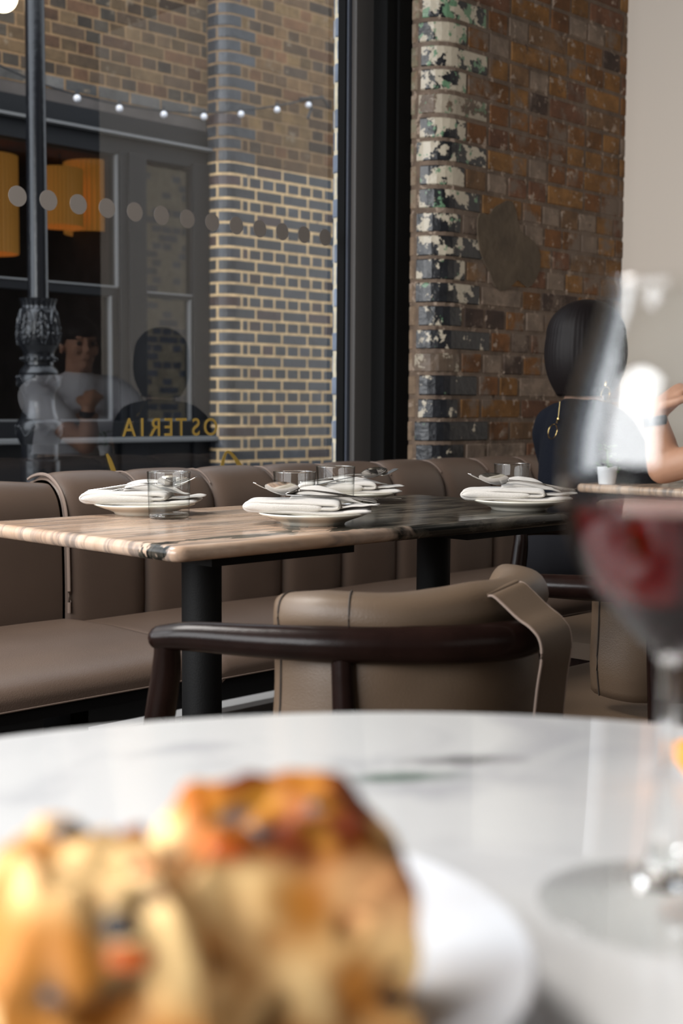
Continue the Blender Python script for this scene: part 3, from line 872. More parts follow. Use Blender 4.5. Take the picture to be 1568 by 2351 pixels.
plate_prof = [(0, .004), (.045, .004), (.050, .0), (.053, .0), (.055, .004), (.066, .0085), (.078, .0125), (.0905, .0175), (.0915, .019), (.0905, .0205), (.078, .0165), (.064, .0115), (.055, .0085), (.045, .0078), (0, .0078)]
def solid_sheet(mb, fn, nu, nv, th):
    """a cloth sheet with real thickness and rounded rims"""
    G = [[Vector(fn(i/nu, j/nv)) for i in range(nu+1)] for j in range(nv+1)]
    def nrm(i, j):
        a = G[j][min(i+1, nu)] - G[j][max(i-1, 0)]; b = G[min(j+1, nv)][i] - G[max(j-1, 0)][i]
        c = a.cross(b); return c.normalized() if c.length > 1e-12 else Vector((0, 0, 1))
    w = nu+1; base = len(mb.v)
    for sgn in (1, -1):
        for j in range(nv+1):
            for i in range(nu+1):
                e = min(i, nu-i, j, nv-j); k = (.35, .85, 1)[min(e, 2)]
                mb.v.append(G[j][i] + nrm(i, j)*sgn*th/2*k)
    o = w*(nv+1)
    for j in range(nv):
        for i in range(nu):
            q = [base+j*w+i, base+j*w+i+1, base+(j+1)*w+i+1, base+(j+1)*w+i]; mb.f.append(q); mb.f.append([x+o for x in q][::-1])
    ring = [j*w for j in range(nv)] + [nv*w+i for i in range(nu)] + [(nv-j)*w+nu for j in range(nv)] + [nu-i for i in range(nu)]
    for k in range(len(ring)):
        a, b = ring[k]+base, ring[(k+1) % len(ring)]+base; mb.f.append([a, b, b+o, a+o])
def napkin_mesh(seed):
    mb = MB()
    path = catmull([(x, 0, z) for x, z in ((.098, .0065), (.04, .0030), (-.03, .0035), (-.088, .0042), (-.102, .0062), (-.107, .0110), (-.102, .0158), (-.085, .0180), (-.02, .0182), (.026, .0180), (.040, .0165), (.044, .0135), (.038, .0112), (.02, .0108), (-.085, .0108))], 6)
    n = len(path) - 1
    def rib(u, v):
        p = path[min(int(u*n+.5), n)]; w = v-.5
        wob = .0030*noise.noise(Vector((p.x*16, w*2.5, seed)))
        x = p.x + (.010*w*math.sin(seed*2) if p.x > .03 else .006*w)
        return (x, w*(.078 + .004*math.sin(seed+p.x*30)), p.z + wob + .003*math.cos(w*PI)*(p.z > .015))
    solid_sheet(mb, rib, n, 16, .0074)
    def body(u, v):
        a = 2*PI*u; x = -.110 + .132*v; e = max(0, 1-abs(v*2-1)**7) ** .5
        cx = math.copysign(abs(math.cos(a))**.5, math.cos(a)); sz = math.copysign(abs(math.sin(a))**.85, math.sin(a))
        return (x, .0425*cx*(.9+.1*e), .0113 + .0112*sz*max(e, .03)*(1-.10*v) + .0022*noise.noise(Vector((x*22, a*1.1, seed))))
    mb.grid(body, 40, 36, closed_u=True)
    # upper corner folded back into a soft peak
    def peak(u, v):
        x = -.035 + .115*u; y = .036 - .062*v*(1-.75*u)
        z = .0255 + .016*math.sin(PI*min(1, .15+u*.95))*(1-v)**.7*(.8+.4*math.sin(seed)) - .010*u*u + .002*noise.noise(Vector((x*40, y*40, seed)))
        return (x, y, max(z, .012))
    solid_sheet(mb, peak, 24, 14, .0022)
    solid_sheet(mb, lambda u, v: (.035 + .075*u, (v-.5)*.06*(1-.3*u) + .012*u, .0105 + .004*u + .003*noise.noise(Vector((u*3, v*3, seed+9)))), 14, 10, .003)
    return mb
def spoon_mesh():
    mb = MB()
    for s_ in (0, 1):
        def bowl(u, v, s_=s_):
            a = 2*PI*u; r = v
            x = -.0325*math.cos(a)*r; y = .0205*math.sin(a)*r*(1-.18*math.cos(a))
            return (x-.060, y, -.0085*(1-r*r) + s_*.0013)
        mb.grid(bowl, 28, 10, closed_u=True)
    pts = [(-.030, 0, -.0005), (-.015, 0, .002), (.0, 0, .0035), (.04, 0, .003), (.09, 0, .0), (.118, 0, -.001)]
    cs = catmull(pts, 5); mb.tube(cs, lerp_list([.0045, .0028, .0026, .0036, .0052, .0058], len(cs)), 10, flat=.38)
    return mb
def fork_mesh():
    mb = MB()
    for k in range(4):
        y = (k-1.5)*.0058
        pts = [(-.100, y, .006), (-.085, y, .001), (-.070, y, -.0025), (-.055, y, -.003)]
        mb.tube(catmull(pts, 4), [.0008]+[.0014]*12, 8, flat=.8)
    mb.grid(lambda u, v: (-.057+.027*u, (v-.5)*(.0215*(1-u)**.6+.004), -.003+.003*u), 8, 8)
    mb.grid(lambda u, v: (-.057+.027*u, (v-.5)*(.0215*(1-u)**.6+.004), -.0015+.003*u), 8, 8)
    pts = [(-.033, 0, -.0), (-.01, 0, .003), (.04, 0, .003), (.09, 0, .0), (.112, 0, -.001)]
    cs = catmull(pts, 5); mb.tube(cs, lerp_list([.0045, .0026, .0034, .005, .0055], len(cs)), 10, flat=.38)
    return mb
def knife_mesh():
    mb = MB(); cs = [Vector((x, 0, 0)) for x in (-.10, -.095, -.05, .0, .01, .06, .115)]
    mb.tube(cs, [.002, .007, .009, .009, .005, .0065, .007], 10, flat=.18); return mb
plate_me = MB().lathe(plate_prof, 72).mesh('plate'); spoon_me = spoon_mesh().mesh('spoon'); fork_me = fork_mesh().mesh('fork'); knife_me = knife_mesh().mesh('knife')
for me_ in (spoon_me, fork_me, knife_me): me_.transform(Matrix.Translation((.012, 0, 0)) @ Matrix.Scale(.90, 4))
for me_, mm in ((plate_me, 'cream_china'), (spoon_me, 'steel'), (fork_me, 'steel'), (knife_me, 'steel')):
    me_.materials.append(M[mm])
    for p_ in me_.polygons: p_.use_smooth = True
def setting(where, px, py, nrz, crz, seed, lift=(.05, .02), knife=False):
    p = at_z(px, py, .75)
    R_ = lambda v, a: (v[0]*math.cos(a)-v[1]*math.sin(a), v[0]*math.sin(a)+v[1]*math.cos(a))
    o = link('side_plate', plate_me); o.location = (p.x, p.y, .7502); tag(o, 'small cream plate under a napkin, ' + where, 'plate', 'side plates')
    nme = napkin_mesh(seed).mesh('napkin')
    o = link('napkin', nme, M['linen']); o.location = (p.x, p.y, .7685); o.rotation_euler = (0, 0, nrz)
    tag(o, 'folded white linen napkin on a plate, ' + where, 'napkin', 'folded napkins')
    a = crz
    for nm, me_, off, dz, ry, rz in (('spoon', spoon_me, (-.010, -.008), .006, .13, .0), ('fork', fork_me, (-.022, .016), .004, .14, .16)):
        o = link(nm, me_); ox, oy = R_(off, a)
        o.location = (p.x+ox, p.y+oy, .7685+.030+dz); o.rotation_euler = ((-.65 if math.cos(a) > 0 else .65) if nm == 'spoon' else 0, ry, a+rz)
        tag(o, 'steel %s lying on the napkin, %s' % (nm, where), nm, nm + 's on the napkins')
    if knife:
        o = link('knife', knife_me); ox, oy = R_((.03, -.012), a); o.location = (p.x+ox, p.y+oy, .7685+.0285); o.rotation_euler = (0, .03, a-.1)
        tag(o, 'steel knife lying on the napkin, ' + where, 'knife', 'knives on the napkins')
setting('beside the left tumbler', 332, 1180, math.radians(-42), math.radians(128), 1.0)
setting('nearest the camera at the table edge', 718, 1203, math.radians(-52), math.radians(-38), 2.0, knife=True)
setting('behind the middle pair of tumblers', 806, 1152, math.radians(-40), math.radians(150), 5.0)
setting('at the right end beside the wine glass', 1192, 1170, math.radians(-52), math.radians(-42), 8.0)

# ================================================================== chairs
def make_chair(label):
    """armchair facing +Y; origin on the floor under the seat centre"""
    ox, oy = 1.285, 1.25
    t = thing('armchair', label, 'chair', (ox, oy, 0), 'dark wood armchairs with leather back pads')
    L = lambda p: Vector((p[0]-ox, p[1]-oy, p[2]))
    left = [(.985, 1.305, .655), (1.002, 1.262, .660), (1.040, 1.185, .660), (1.085, 1.112, .660), (1.140, 1.050, .660), (1.205, .998, .660), (1.285, .975, .660)]
    right = [(2*1.285 - x, y, z) for (x, y, z) in left[:-1]][::-1]
    cs = catmull([L(p) for p in left+right], 7)
    rr = lerp_list([.016, .0185, .0205, .0225, .0235, .024, .024, .024, .0235, .0225, .0205, .0185, .016], len(cs))
    MB().tube(cs, rr, 20).ball(cs[0], .0155, 12, 8).ball(cs[-1], .0155, 12, 8).build('top_rail', M['wood'], t)
    for s_ in (-1, 1):
        MB().tube(catmull([(s_*.294, .048, .655), (s_*.290, .058, .60), (s_*.286, .10, .45), (s_*.292, .16, .2), (s_*.300, .20, 0)], 6), lerp_list([.0155, .019, .021, .017, .012], 25), 16).build('leg', M['wood'], t)
        MB().tube([(s_*.188, -.155, .65), (s_*.19, -.17, .45), (s_*.20, -.22, 0)], [.0135, .0165, .012], 16).build('leg', M['wood'], t)
    # seat
    MB().grid(lambda u, v: ((u-.5)*(.44+.06*v), -.20+.42*v, .44+.022*(1-abs(2*u-1)**4)*(1-abs(2*v-1)**4)), 20, 20).box(-.23, .23, -.2, .22, .405, .441).build('seat', M['leather_pad'], t)
    MB().box(-.24, .24, -.17, -.14, .37, .405).box(-.25, .25, .17, .20, .37, .405).box(-.25, -.22, -.17, .2, .37, .405).box(.22, .25, -.17, .2, .37, .405).build('seat_frame', M['wood'], t, smooth=False)
    # back pad bent round the inside of the rail
    path = catmull([L(q) for q in ((1.095, 1.205, 0), (1.112, 1.135, 0), (1.165, 1.075, 0), (1.23, 1.04, 0), (1.30, 1.032, 0), (1.37, 1.045, 0), (1.43, 1.085, 0), (1.465, 1.14, 0))], 8)
    n = len(path)
    prof = [(-.020, .475), (-.030, .52), (-.030, .60), (-.026, .645), (-.030, .672), (-.036, .69), (-.030, .712), (-.010, .722), (.016, .720), (.036, .704), (.042, .68), (.034, .64), (.028, .56), (.02, .475)]
    pc = catmull([(0, a, b) for a, b in prof], 3); m_ = len(pc)
    def pad(u, v):
        i = min(int(u*(n-1)+.5), n-1); tt = path[min(i+1, n-1)] - path[max(i-1, 0)]; tt.normalize(); nn = Vector((-tt.y, tt.x, 0))
        j = int(v*m_+.5) % m_; q = pc[j]
        e = min(u, 1-u)*n/8; k = min(1, e)**.45 if e < 1 else 1
        d = q.y*(.35+.65*k) ; z = .6 + (q.z-.6)*(.90+.10*k)
        z += (.014*u**1.5 - .004)*(max(0, q.z-.62)/.1) + .004*noise.noise(Vector((u*5, q.z*9, 2)))
        d += .005*noise.noise(Vector((u*6, q.z*14, 7)))
        return (path[i].x + nn.x*d, path[i].y + nn.y*d, z)
    mb = MB(); b0 = 0
    G = [[Vector(pad(i/(n-1), j/m_)) for j in range(m_)] for i in range(n)]
    for row in G: mb.v += row
    for i in range(n-1):
        for j in range(m_):
            j2 = (j+1) % m_; mb.f.append([i*m_+j, i*m_+j2, (i+1)*m_+j2, (i+1)*m_+j])
    mb.f.append([j for j in range(m_)][::-1]); mb.f.append([(n-1)*m_+j for j in range(m_)])
    po = mb.build('back_pad', M['leather_pad'], t, auto=None)
    # piping along the end panel and stitched seam
    for gi, mt, rad in ((11, 'stitch', .0011), (2, 'stitch', .0016)):
        MB().tube([G[gi][j] + (G[gi][j]-Vector((G[gi][j].x, G[gi][j].y, .6)))*.0 + (G[gi][j] - (G[gi][0]+G[gi][m_//2])/2).normalized()*.0008 for j in range(m_)], rad, 5).build('seam', M[mt], po)
    # strap looped over the rail and hanging outside
    ci = None
    def strap(u, v):
        w = (v-.5)*.070
        s_prof = [(.034, .716), (.024, .717), (.010, .708), (-.012, .692), (-.030, .682), (-.043, .668), (-.046, .645), (-.041, .61), (-.036, .56), (-.030, .50), (-.024, .44)]
        sc_ = catmull([(0, a, b) for a, b in s_prof], 4); q = sc_[min(int(u*(len(sc_)-1)+.5), len(sc_)-1)]
        # frame on rail point
        return w, q
    base_i = int(len(cs)*.512); c0 = cs[base_i]; tt = (cs[base_i+2]-cs[base_i-2]).normalized(); nin = Vector((-tt.y, tt.x, 0))
    for s_, mtn in ((0, 'leather_pad'),):
        mb = MB()
        for side in (0, .0032):
            mb.grid(lambda u, v, side=side: (lambda w, q: tuple(Vector((c0.x, c0.y, 0)) + tt*w + nin*(q.y - side*.7) + Vector((0, 0, q.z + side*.6 + .010*(v-.5)*(1-u)))))(*strap(u, v)), 40, 6)
        so = mb.build('strap', M[mtn], po, auto=None)
    for v_ in (.0, 1.0):
        MB().tube([(lambda w, q: Vector((c0.x, c0.y, 0)) + tt*w + nin*(q.y-.0012) + Vector((0, 0, q.z+.001+.010*(v_-.5)*(1-u))))(*strap(u, v_)) for u in [k/40 for k in range(41)]], .0017, 6).build('strap_edge', M['piping'], so)
    MB().tube([Vector((c0.x, c0.y, 0)) + tt*w + nin*.033 + Vector((0, 0, .7185+w*.14)) for w in (-.036, 0, .036)], .0045, 8, flat=.6).build('strap_fold', M['leather_pad'], so)
    return t
ch1 = make_chair('nearest dark wood armchair with khaki leather back pad and hanging strap')
ch2 = copy_tree(ch1); ch2.location = (1.285+.695, 1.25, 0); ch2['label'] = 'dark wood armchair beside the nearest one, largely hidden behind the wine glass'
ch3 = copy_tree(ch1); ch3.location = (2.56, 1.60, 0); ch3.rotation_euler = (0, 0, PI/2 + .05); ch3['label'] = 'dark wood armchair at the right end of the marble table, turned toward it'

# ================================================================== round table and the food
def marble_white():
    m = mat('white_marble', (.80, .80, .81), .22, coat=.3)
    n = m.node_tree.nodes; L = m.node_tree.links; b = n['Principled BSDF']
    tc = n.new('ShaderNodeTexCoord'); mp = n.new('ShaderNodeMapping'); mp.inputs['Rotation'].default_value = (0, 0, PI/4)
    mp.inputs['Scale'].default_value = (1, 1, 1); L.new(tc.outputs['Object'], mp.inputs[0])
    t = n.new('ShaderNodeTexNoise'); t.inputs['Scale'].default_value = 7; t.inputs['Detail'].default_value = 6; t.inputs['Distortion'].default_value = 1.2
    L.new(mp.outputs[0], t.inputs[0])
    r = n.new('ShaderNodeValToRGB'); e = r.color_ramp.elements
    e[0].position = .33; e[0].color = (.64, .64, .67, 1); e[1].position = .52; e[1].color = (.87, .87, .87, 1)
    L.new(t.outputs['Fac'], r.inputs[0])
    # one long dark green vein
    v0 = at_z(930, 1785, .75) - Vector((.286, .225, .75)); v1 = at_z(1060, 1745, .75) - Vector((.286, .225, .75))
    cur = r.outputs[0]
    for (c, d, col, k, hw) in ((v0, (v1-v0), (.07, .15, .11), .8, .0095), (v1, (v1-v0), (.16, .16, .17), .8, .0095)):
        ang = math.atan2((at_z(1060, 1750, .75)-at_z(880, 1750, .75)).y, (at_z(1060, 1750, .75)-at_z(880, 1750, .75)).x) + .12
        mq = n.new('ShaderNodeMapping'); mq.vector_type = 'TEXTURE'; mq.inputs['Location'].default_value = (c.x, c.y, 0); mq.inputs['Rotation'].default_value = (0, 0, ang)
        L.new(tc.outputs['Object'], mq.inputs[0])
        nn = n.new('ShaderNodeTexNoise'); nn.inputs['Scale'].default_value = 40; L.new(tc.outputs['Object'], nn.inputs[0])
        sc_ = n.new('ShaderNodeVectorMath'); sc_.operation = 'MULTIPLY'; sc_.inputs[1].default_value = (1/.03, 1/hw, 0); L.new(mq.outputs[0], sc_.inputs[0])
        ln = n.new('ShaderNodeVectorMath'); ln.operation = 'LENGTH'; L.new(sc_.outputs[0], ln.inputs[0])
        ad = n.new('ShaderNodeMath'); ad.operation = 'ADD'; L.new(ln.outputs['Value'], ad.inputs[0])
        mu = n.new('ShaderNodeMath'); mu.operation = 'MULTIPLY'; mu.inputs[1].default_value = 1.2; L.new(nn.outputs[0], mu.inputs[0]); L.new(mu.outputs[0], ad.inputs[1])
        mr = n.new('ShaderNodeMapRange'); mr.inputs[1].default_value = 1.1; mr.inputs[2].default_value = 2.0; mr.inputs[3].default_value = k; mr.inputs[4].default_value = 0; L.new(ad.outputs[0], mr.inputs[0])
        mx = n.new('ShaderNodeMix'); mx.data_type = 'RGBA'; L.new(mr.outputs[0], mx.inputs[0]); L.new(cur, mx.inputs[6]); mx.inputs[7].default_value = (*col, 1); cur = mx.outputs[2]
    L.new(cur, b.inputs['Base Color'])
    return m
M['marble_white'] = marble_white()
rtb = thing('round_table', 'round white marble cafe table in the foreground', 'table', (.286, .225, 0))
MB().lathe([(0, .730), (.456, .730), (.460, .7315), (.464, .740), (.4625, .747), (.459, .75), (0, .75)], 160).build('tabletop', M['marble_white'], rtb, auto=.9)
MB().lathe([(0, 0), (.22, 0), (.22, .01), (.04, .03), (.03, .06), (.03, .70), (.12, .705), (.12, .73)], 48).build('pedestal', M['black'], rtb)

pl = MB().lathe([(0, .004), (.065, .004), (.070, 0), (.074, 0), (.078, .006), (.095, .013), (.112, .0195), (.119, .0225), (.1202, .0245), (.119, .0262), (.110, .0235), (.093, .0175), (.078, .0105), (.065, .0085), (0, .0082)], 96).build('dinner_plate', M['white_china'], None)
pl.location = (.238, .322, .7502); tag(pl, 'white round plate holding the two pieces of focaccia', 'plate')

# wine glass
wg = thing('wine_glass', 'tall stemmed glass of red wine in the right foreground', 'wine glass', (.439, .261, .7502))
D0 = .495
def hz(py): return .943 - (py-941)/FPX*D0 - .7502
def hr(w): return w/FPX*D0
outer = [(hr(288), .0), (hr(289), .0012), (hr(285), .002), (hr(200), .0035), (hr(110), .0065), (hr(60), .012), (hr(36), .022), (hr(25), .040), (hr(21), .060), (hr(21), hz(1540)), (hr(27), hz(1518)), (hr(44), hz(1500)), (hr(80), hz(1470)), (hr(138), hz(1405)), (hr(197), hz(1330)), (hr(238), hz(1245)), (hr(256), hz(1165)), (hr(261), hz(1085)), (hr(256), hz(1000)), (hr(241), hz(920)), (hr(215), hz(830)), (hr(185), hz(740)), (hr(160), hz(650))]
oc = catmull([(a, 0, b) for a, b in outer], 4)
th = .0011
bowl0 = [i for i, p in enumerate(oc) if p.z > hz(1506)][0]
inner = []
for i in range(bowl0, len(oc)):
    t_ = oc[min(i+1, len(oc)-1)] - oc[i-1]; t_.normalize()
    inner.append((max(0, oc[i].x - t_.z*th), oc[i].z + t_.x*th))
inner = [p for p in inner if p[0] > .0035]
MB().lathe([(p.x, p.z) for p in oc[bowl0:]] + [(oc[-1].x - th/2, oc[-1].z + .0005)] + inner[::-1], 96).build('bowl', M['thin_bowl'], wg, auto=1.2)
bo_ = [q for q in wg.children if q.name.startswith('bowl')][0]; bo_.data.materials.append(M['wet_bowl'])
for f_ in bo_.data.polygons:
    if f_.center.z < .9062-.7502: f_.material_index = 1
stem0 = [i for i, p in enumerate(oc) if p.z > .010][0]
MB().lathe([(0, oc[stem0].z)] + [(p.x, p.z) for p in oc[stem0:bowl0+1]] + [(0, oc[bowl0].z + .002)], 48).build('stem', M['glass'], wg, auto=.9)
MB().lathe([(0, .0004)] + [(p.x, max(p.z, .0004)) for p in oc[:stem0+1]], 96).build('foot', M['thin_foot'], wg, auto=1.2)
zl = .9062-.7502
wi = [(max(0, r - .0002), z_) for r, z_ in inner if z_ < zl]
r_top = [r for r, z_ in inner if z_ < zl][-1] - .0002
wprof = [(0, wi[0][1]-.0008)] + wi + [(r_top, zl), (0, zl)]
MB().lathe(wprof, 96).build('red_wine', M['wine'], wg, auto=.9)

# focaccia
def focaccia_mat():
    m = bpy.data.materials.new('focaccia'); m.use_nodes = True
    n = m.node_tree.nodes; L = m.node_tree.links; b = n['Principled BSDF']
    at = n.new('ShaderNodeAttribute'); at.attribute_name = 'col'
    L.new(at.outputs['Color'], b.inputs['Base Color']); b.inputs['Roughness'].default_value = .62
    b.inputs['Subsurface Weight'].default_value = .0; b.inputs['Subsurface Radius'].default_value = (.006, .003, .001)
    b.inputs['Coat Weight'].default_value = .06; b.inputs['Coat Roughness'].default_value = .3; b.inputs['Specular IOR Level'].default_value = .18
    return m
M['focaccia'] = focaccia_mat()
def nvec(p):
    return Vector((noise.noise(p + Vector((31.7, 4.1, 9.2))), noise.noise(p + Vector((2.3, 47.9, 15.1))), noise.noise(p + Vector((11.4, 6.6, 71.3)))))
def focaccia(label, corners, z0, ztops, seed, torn=None):
    """corners: 4 floor corners in order; ztops their top heights"""
    mb = MB(); N = 46
    C4 = [Vector((x, y, 0)) for x, y in corners]; org = sum(C4, Vector())/4; org.z = z0
    def bil(a, b_, vals): return vals[0]*(1-a)*(1-b_) + vals[1]*a*(1-b_) + vals[2]*a*b_ + vals[3]*(1-a)*b_
    def P(a, b_, c):
        p = bil(a, b_, C4); q = (a-.5, b_-.5)
        zt = bil(a, b_, ztops); zt += .007*noise.noise(Vector((a*2.6+seed, b_*2.6, 0))) + .004*noise.noise(Vector((a*7, b_*7, seed)))
        # rounding of the top edge
        ed = max(abs(q[0]), abs(q[1]))*2; zt -= .012*max(0, ed-.7)**1.6/.15
        z = z0 + (zt-z0)*c
        ctr = org; sq = 1 + .06*math.sin(PI*c) - .05*(c > .9)*(c-.9)*10
        v = Vector((ctr.x + (p.x-ctr.x)*sq, ctr.y + (p.y-ctr.y)*sq, z))
        v += nvec(v*28 + Vector((seed, 0, 0)))*.006 + nvec(v*75 + Vector((0, seed, 0)))*.0026
        pit = max(0, noise.noise(v*62 + Vector((seed, seed, 0))) - .16)
        d = Vector((v.x-ctr.x, v.y-ctr.y, 0)); 
        if d.length > 0 and c < .86: v -= d.normalized()*pit*.018
        return v
    faces = [lambda u, v: P(u, v, 1), lambda u, v: P(u, v, 0), lambda u, v: P(u, 0, v), lambda u, v: P(u, 1, v), lambda u, v: P(0, u, v), lambda u, v: P(1, u, v)]
    for f in faces: mb.grid(lambda u, v, f=f: tuple(f(u, v) - org), N, N)
    me = mb.mesh('focaccia_piece')
    ca = me.color_attributes.new('col', 'FLOAT_COLOR', 'POINT')
    for i, v in enumerate(me.vertices):
        p = v.co + org
        # nearest height fraction
        zt = sum(ztops)/4; c = (p.z - z0)/(zt - z0)
        n1 = noise.noise(p*38 + Vector((seed, 3, 0)))*1.25; n2 = noise.noise(p*85 + Vector((1, seed, 0))); n3 = noise.noise(p*22 + Vector((seed, 0, 9)))
        crumb = Vector((.98, .66, .30)).lerp(Vector((.50, .19, .03)), max(0, min(1, .33+n1*1.5+n2*.5+.9*noise.noise(p*20+Vector((seed, 5, 5))))))
        crumb = crumb.lerp(Vector((.10, .055, .02)), max(0, min(1, (noise.noise(p*62 + Vector((seed, seed, 0)))-.2)*3)))
        if n3 > .22: crumb = crumb.lerp(Vector((.55, .10, .02)), min(1, (n3-.22)*3.5)*.55)
        crust = Vector((.50, .145, .013)).lerp(Vector((.17, .028, .005)), max(0, min(1, .5+n1*1.5)))
        crust = crust.lerp(Vector((.68, .32, .035)), max(0, min(1, n2*1.3+n3*.6-.12)))
        crust = crust.lerp(Vector((.035, .012, .010)), max(0, min(1, (noise.noise(p*38 + Vector((9, seed, 4)))-.28)*6)))
        k = max(0, min(1, (c + .05*n1 - .83)/.08))
        if torn is not None:      # the crust is torn away along the near side
            k *= max(0, min(1, ((v.co.x + v.co.y)*c45 + .010*n3 - torn)/.008))
        col = crumb.lerp(crust, k)
        if c < .06: col = col.lerp(Vector((.25, .11, .03)), .7)
        ca.data[i].color = (*col, 1)
    o = link('focaccia_piece', me, M['focaccia'], None); o.location = org
    return tag(o, label, 'bread', 'focaccia pieces on the plate')
focaccia('larger square piece of focaccia with orange crust, right on the plate', [(.2025, .2615), (.2585, .2325), (.2905, .2735), (.2335, .3125)], .7608, [.828, .825, .836, .832], 12.9)
focaccia('smaller lower piece of focaccia, left on the plate', [(.154, .268), (.197, .243), (.223, .297), (.184, .328)], .7608, [.818, .822, .831, .828], 6.3, .010)

# ================================================================== the two diners
def flesh(name, limbs, balls, voxel, material, parent, smooth=6, grids=()):
    mb = MB()
    for pts, rr in limbs:
        cs = catmull(pts, 5); rl = lerp_list(list(rr), len(cs)); mb.tube(cs, rl, 16)
        mb.ball(cs[0], rl[0]*.98, 14, 10); mb.ball(cs[-1], rl[-1]*.98, 14, 10)
    for bdef in balls:
        mb.ball(*bdef[:2], 24, 16, bdef[2] if len(bdef) > 2 else None)
    o = link(name, mb.mesh(name, False), material, parent)
    md = o.modifiers.new('remesh', 'REMESH'); md.mode = 'VOXEL'; md.voxel_size = voxel; md.use_smooth_shade = True
    md = o.modifiers.new('smooth', 'SMOOTH'); md.iterations = smooth; md.factor = .5
    return o
def hand_limbs(wrist, fdir, palm_n, size=1.0, curl=.5, side=1):
    """palm, four unequal fingers with bends and a thumb from the side of the palm"""
    f = Vector(fdir).normalized(); n = Vector(palm_n); n = (n - f*n.dot(f)).normalized(); s_ = f.cross(n) * side
    w = Vector(wrist); L_ = []
    L_.append(([w, w+f*.03*size, w+f*.085*size], [.024*size, .027*size, .024*size]))
    for k, (off, ln) in enumerate(((-.030, .068), (-.010, .078), (.010, .073), (.029, .058))):
        b = w + f*(.080-.004*abs(k-1))*size + s_*off*size
        c = curl*(1+.12*k); p = [w + f*.03*size + s_*off*.6*size, b]; d = f.copy(); cur = b
        for q, frac in enumerate((.45, .32, .23)):
            ang = c*(.55+.35*q); d = (d*math.cos(ang) + n*math.sin(ang)).normalized(); cur = cur + d*ln*frac*size; p.append(cur)
        L_.append((p, [.011*size, .0098*size, .0088*size, .0080*size, .0068*size]))
    b = w + f*.025*size - s_*.024*size
    L_.append(([b, b - s_*.022*size + f*.022*size + n*.01*size, b - s_*.030*size + f*.05*size + n*.020*size, b - s_*.026*size + f*.072*size + n*.026*size], [.014*size, .0125*size, .010*size, .008*size]))
    return L_
def head_parts(c, f, scale=1.0):
    f = Vector(f).normalized(); upv = Vector((0, 0, 1)); r_ = f.cross(upv)
    Mx = Matrix((r_, f, upv)).transposed()
    c = Vector(c); P = lambda x, y, z: c + Mx @ Vector((x, y, z))*scale
    B_ = [(P(0, -.012, .028), (.074, .094, .084), Mx), (P(0, .022, -.035), (.056, .064, .070), Mx), (P(0, .052, -.082), (.030, .030, .024), Mx),
          (P(0, .092, -.022), (.0115, .017, .013), Mx), (P(0, .082, .004), (.008, .014, .026), Mx), (P(0, .076, .030), (.05, .014, .012), Mx),
          (P(.036, .066, -.025), (.022, .018, .020), Mx), (P(-.036, .066, -.025), (.022, .018, .020), Mx),
          (P(0, .082, -.052), (.022, .011, .009), Mx),
          (P(.076, -.005, -.008), (.008, .018, .030), Mx), (P(-.076, -.005, -.008), (.008, .018, .030), Mx)]
    return P, Mx, B_

# --- woman on the banquette
f1 = Vector((.94, -.34, 0)).normalized(); r1_ = f1.cross(Vector((0, 0, 1)))
hc = Vector((3.055, 2.085, 1.115))
wm = thing('person', 'person with black bobbed hair, navy knit sweater and gold ring earrings seated on the banquette', 'person', (3.02, 2.2, .0))
def W_(o): o.parent = wm; o.matrix_parent_inverse = Matrix.Translation(wm.location).inverted(); return o
def pt(base, x, y, z): return base + r1_*x + f1*y + Vector((0, 0, z))
pel = Vector((3.03, 2.17, .545))
P1, Mx1, hb = head_parts(hc, f1)
neck = pt(hc, 0, -.02, -.155)
shR, shL = pt(neck, .145, .0, -.085), pt(neck, -.145, .0, -.085)
elR, elL = pt(shR, .045, .13, -.235), pt(shL, -.04, .14, -.235)
wrR, wrL = pt(elR, -.07, .20, .045), pt(elL, .08, .20, .045)
lf = Vector((.55, -.83, 0)).normalized(); lr = lf.cross(Vector((0, 0, 1)))
def lg(x, y, z): return pel + lr*x + lf*y + Vector((0, 0, z))
limbs = [([pt(hc, 0, -.01, -.05), pt(hc, 0, -.018, -.11), neck], [.055, .050, .056]), ([neck, pt(neck, 0, -.01, -.14), pel], [.05, .075, .095]),
         ([shR, elR], [.040, .034]), ([shL, elL], [.040, .034]), ([elR, wrR], [.036, .024]), ([elL, wrL], [.036, .024]),
         ([lg(.09, .03, -.0), lg(.10, .42, .01), lg(.10, .47, -.42)], [.085, .062, .042]), ([lg(-.09, .03, 0), lg(-.10, .42, .01), lg(-.10, .47, -.42)], [.085, .062, .042]),
         ([lg(.10, .45, -.47), lg(.10, .60, -.505)], [.038, .03]), ([lg(-.10, .45, -.47), lg(-.10, .60, -.505)], [.038, .03])]
limbs += hand_limbs(wrR, f1 - r1_*.3, (0, 0, -1), .92, .35, 1) + hand_limbs(wrL, f1 + r1_*.3, (0, 0, -1), .92, .35, -1)
W_(flesh('body', limbs, hb, .0055, M['skin'], None))
sw = [([pt(neck, 0, -.0, -.01), pt(neck, 0, -.005, -.05)], [.055, .07]),
      ([pt(neck, 0, -.015, -.07), pt(neck, 0, -.01, -.20), pt(neck, 0, -.0, -.33), pt(pel, 0, .0, .02)], [.095, .118, .115, .125]),
      ([pt(neck, .0, -.0, -.05), shR, elR, pt(wrR, 0, -.03, 0)], [.06, .064, .052, .036]), ([pt(neck, 0, -.0, -.05), shL, elL, pt(wrL, 0, -.03, 0)], [.06, .064, .052, .036]),
      ([pt(neck, .06, -.01, -.13), pt(neck, .06, -.01, -.3)], [.08, .08]), ([pt(neck, -.06, -.01, -.13), pt(neck, -.06, -.01, -.3)], [.08, .08])]
W_(flesh('sweater', sw, [], .010, M['navy'], None, 8))
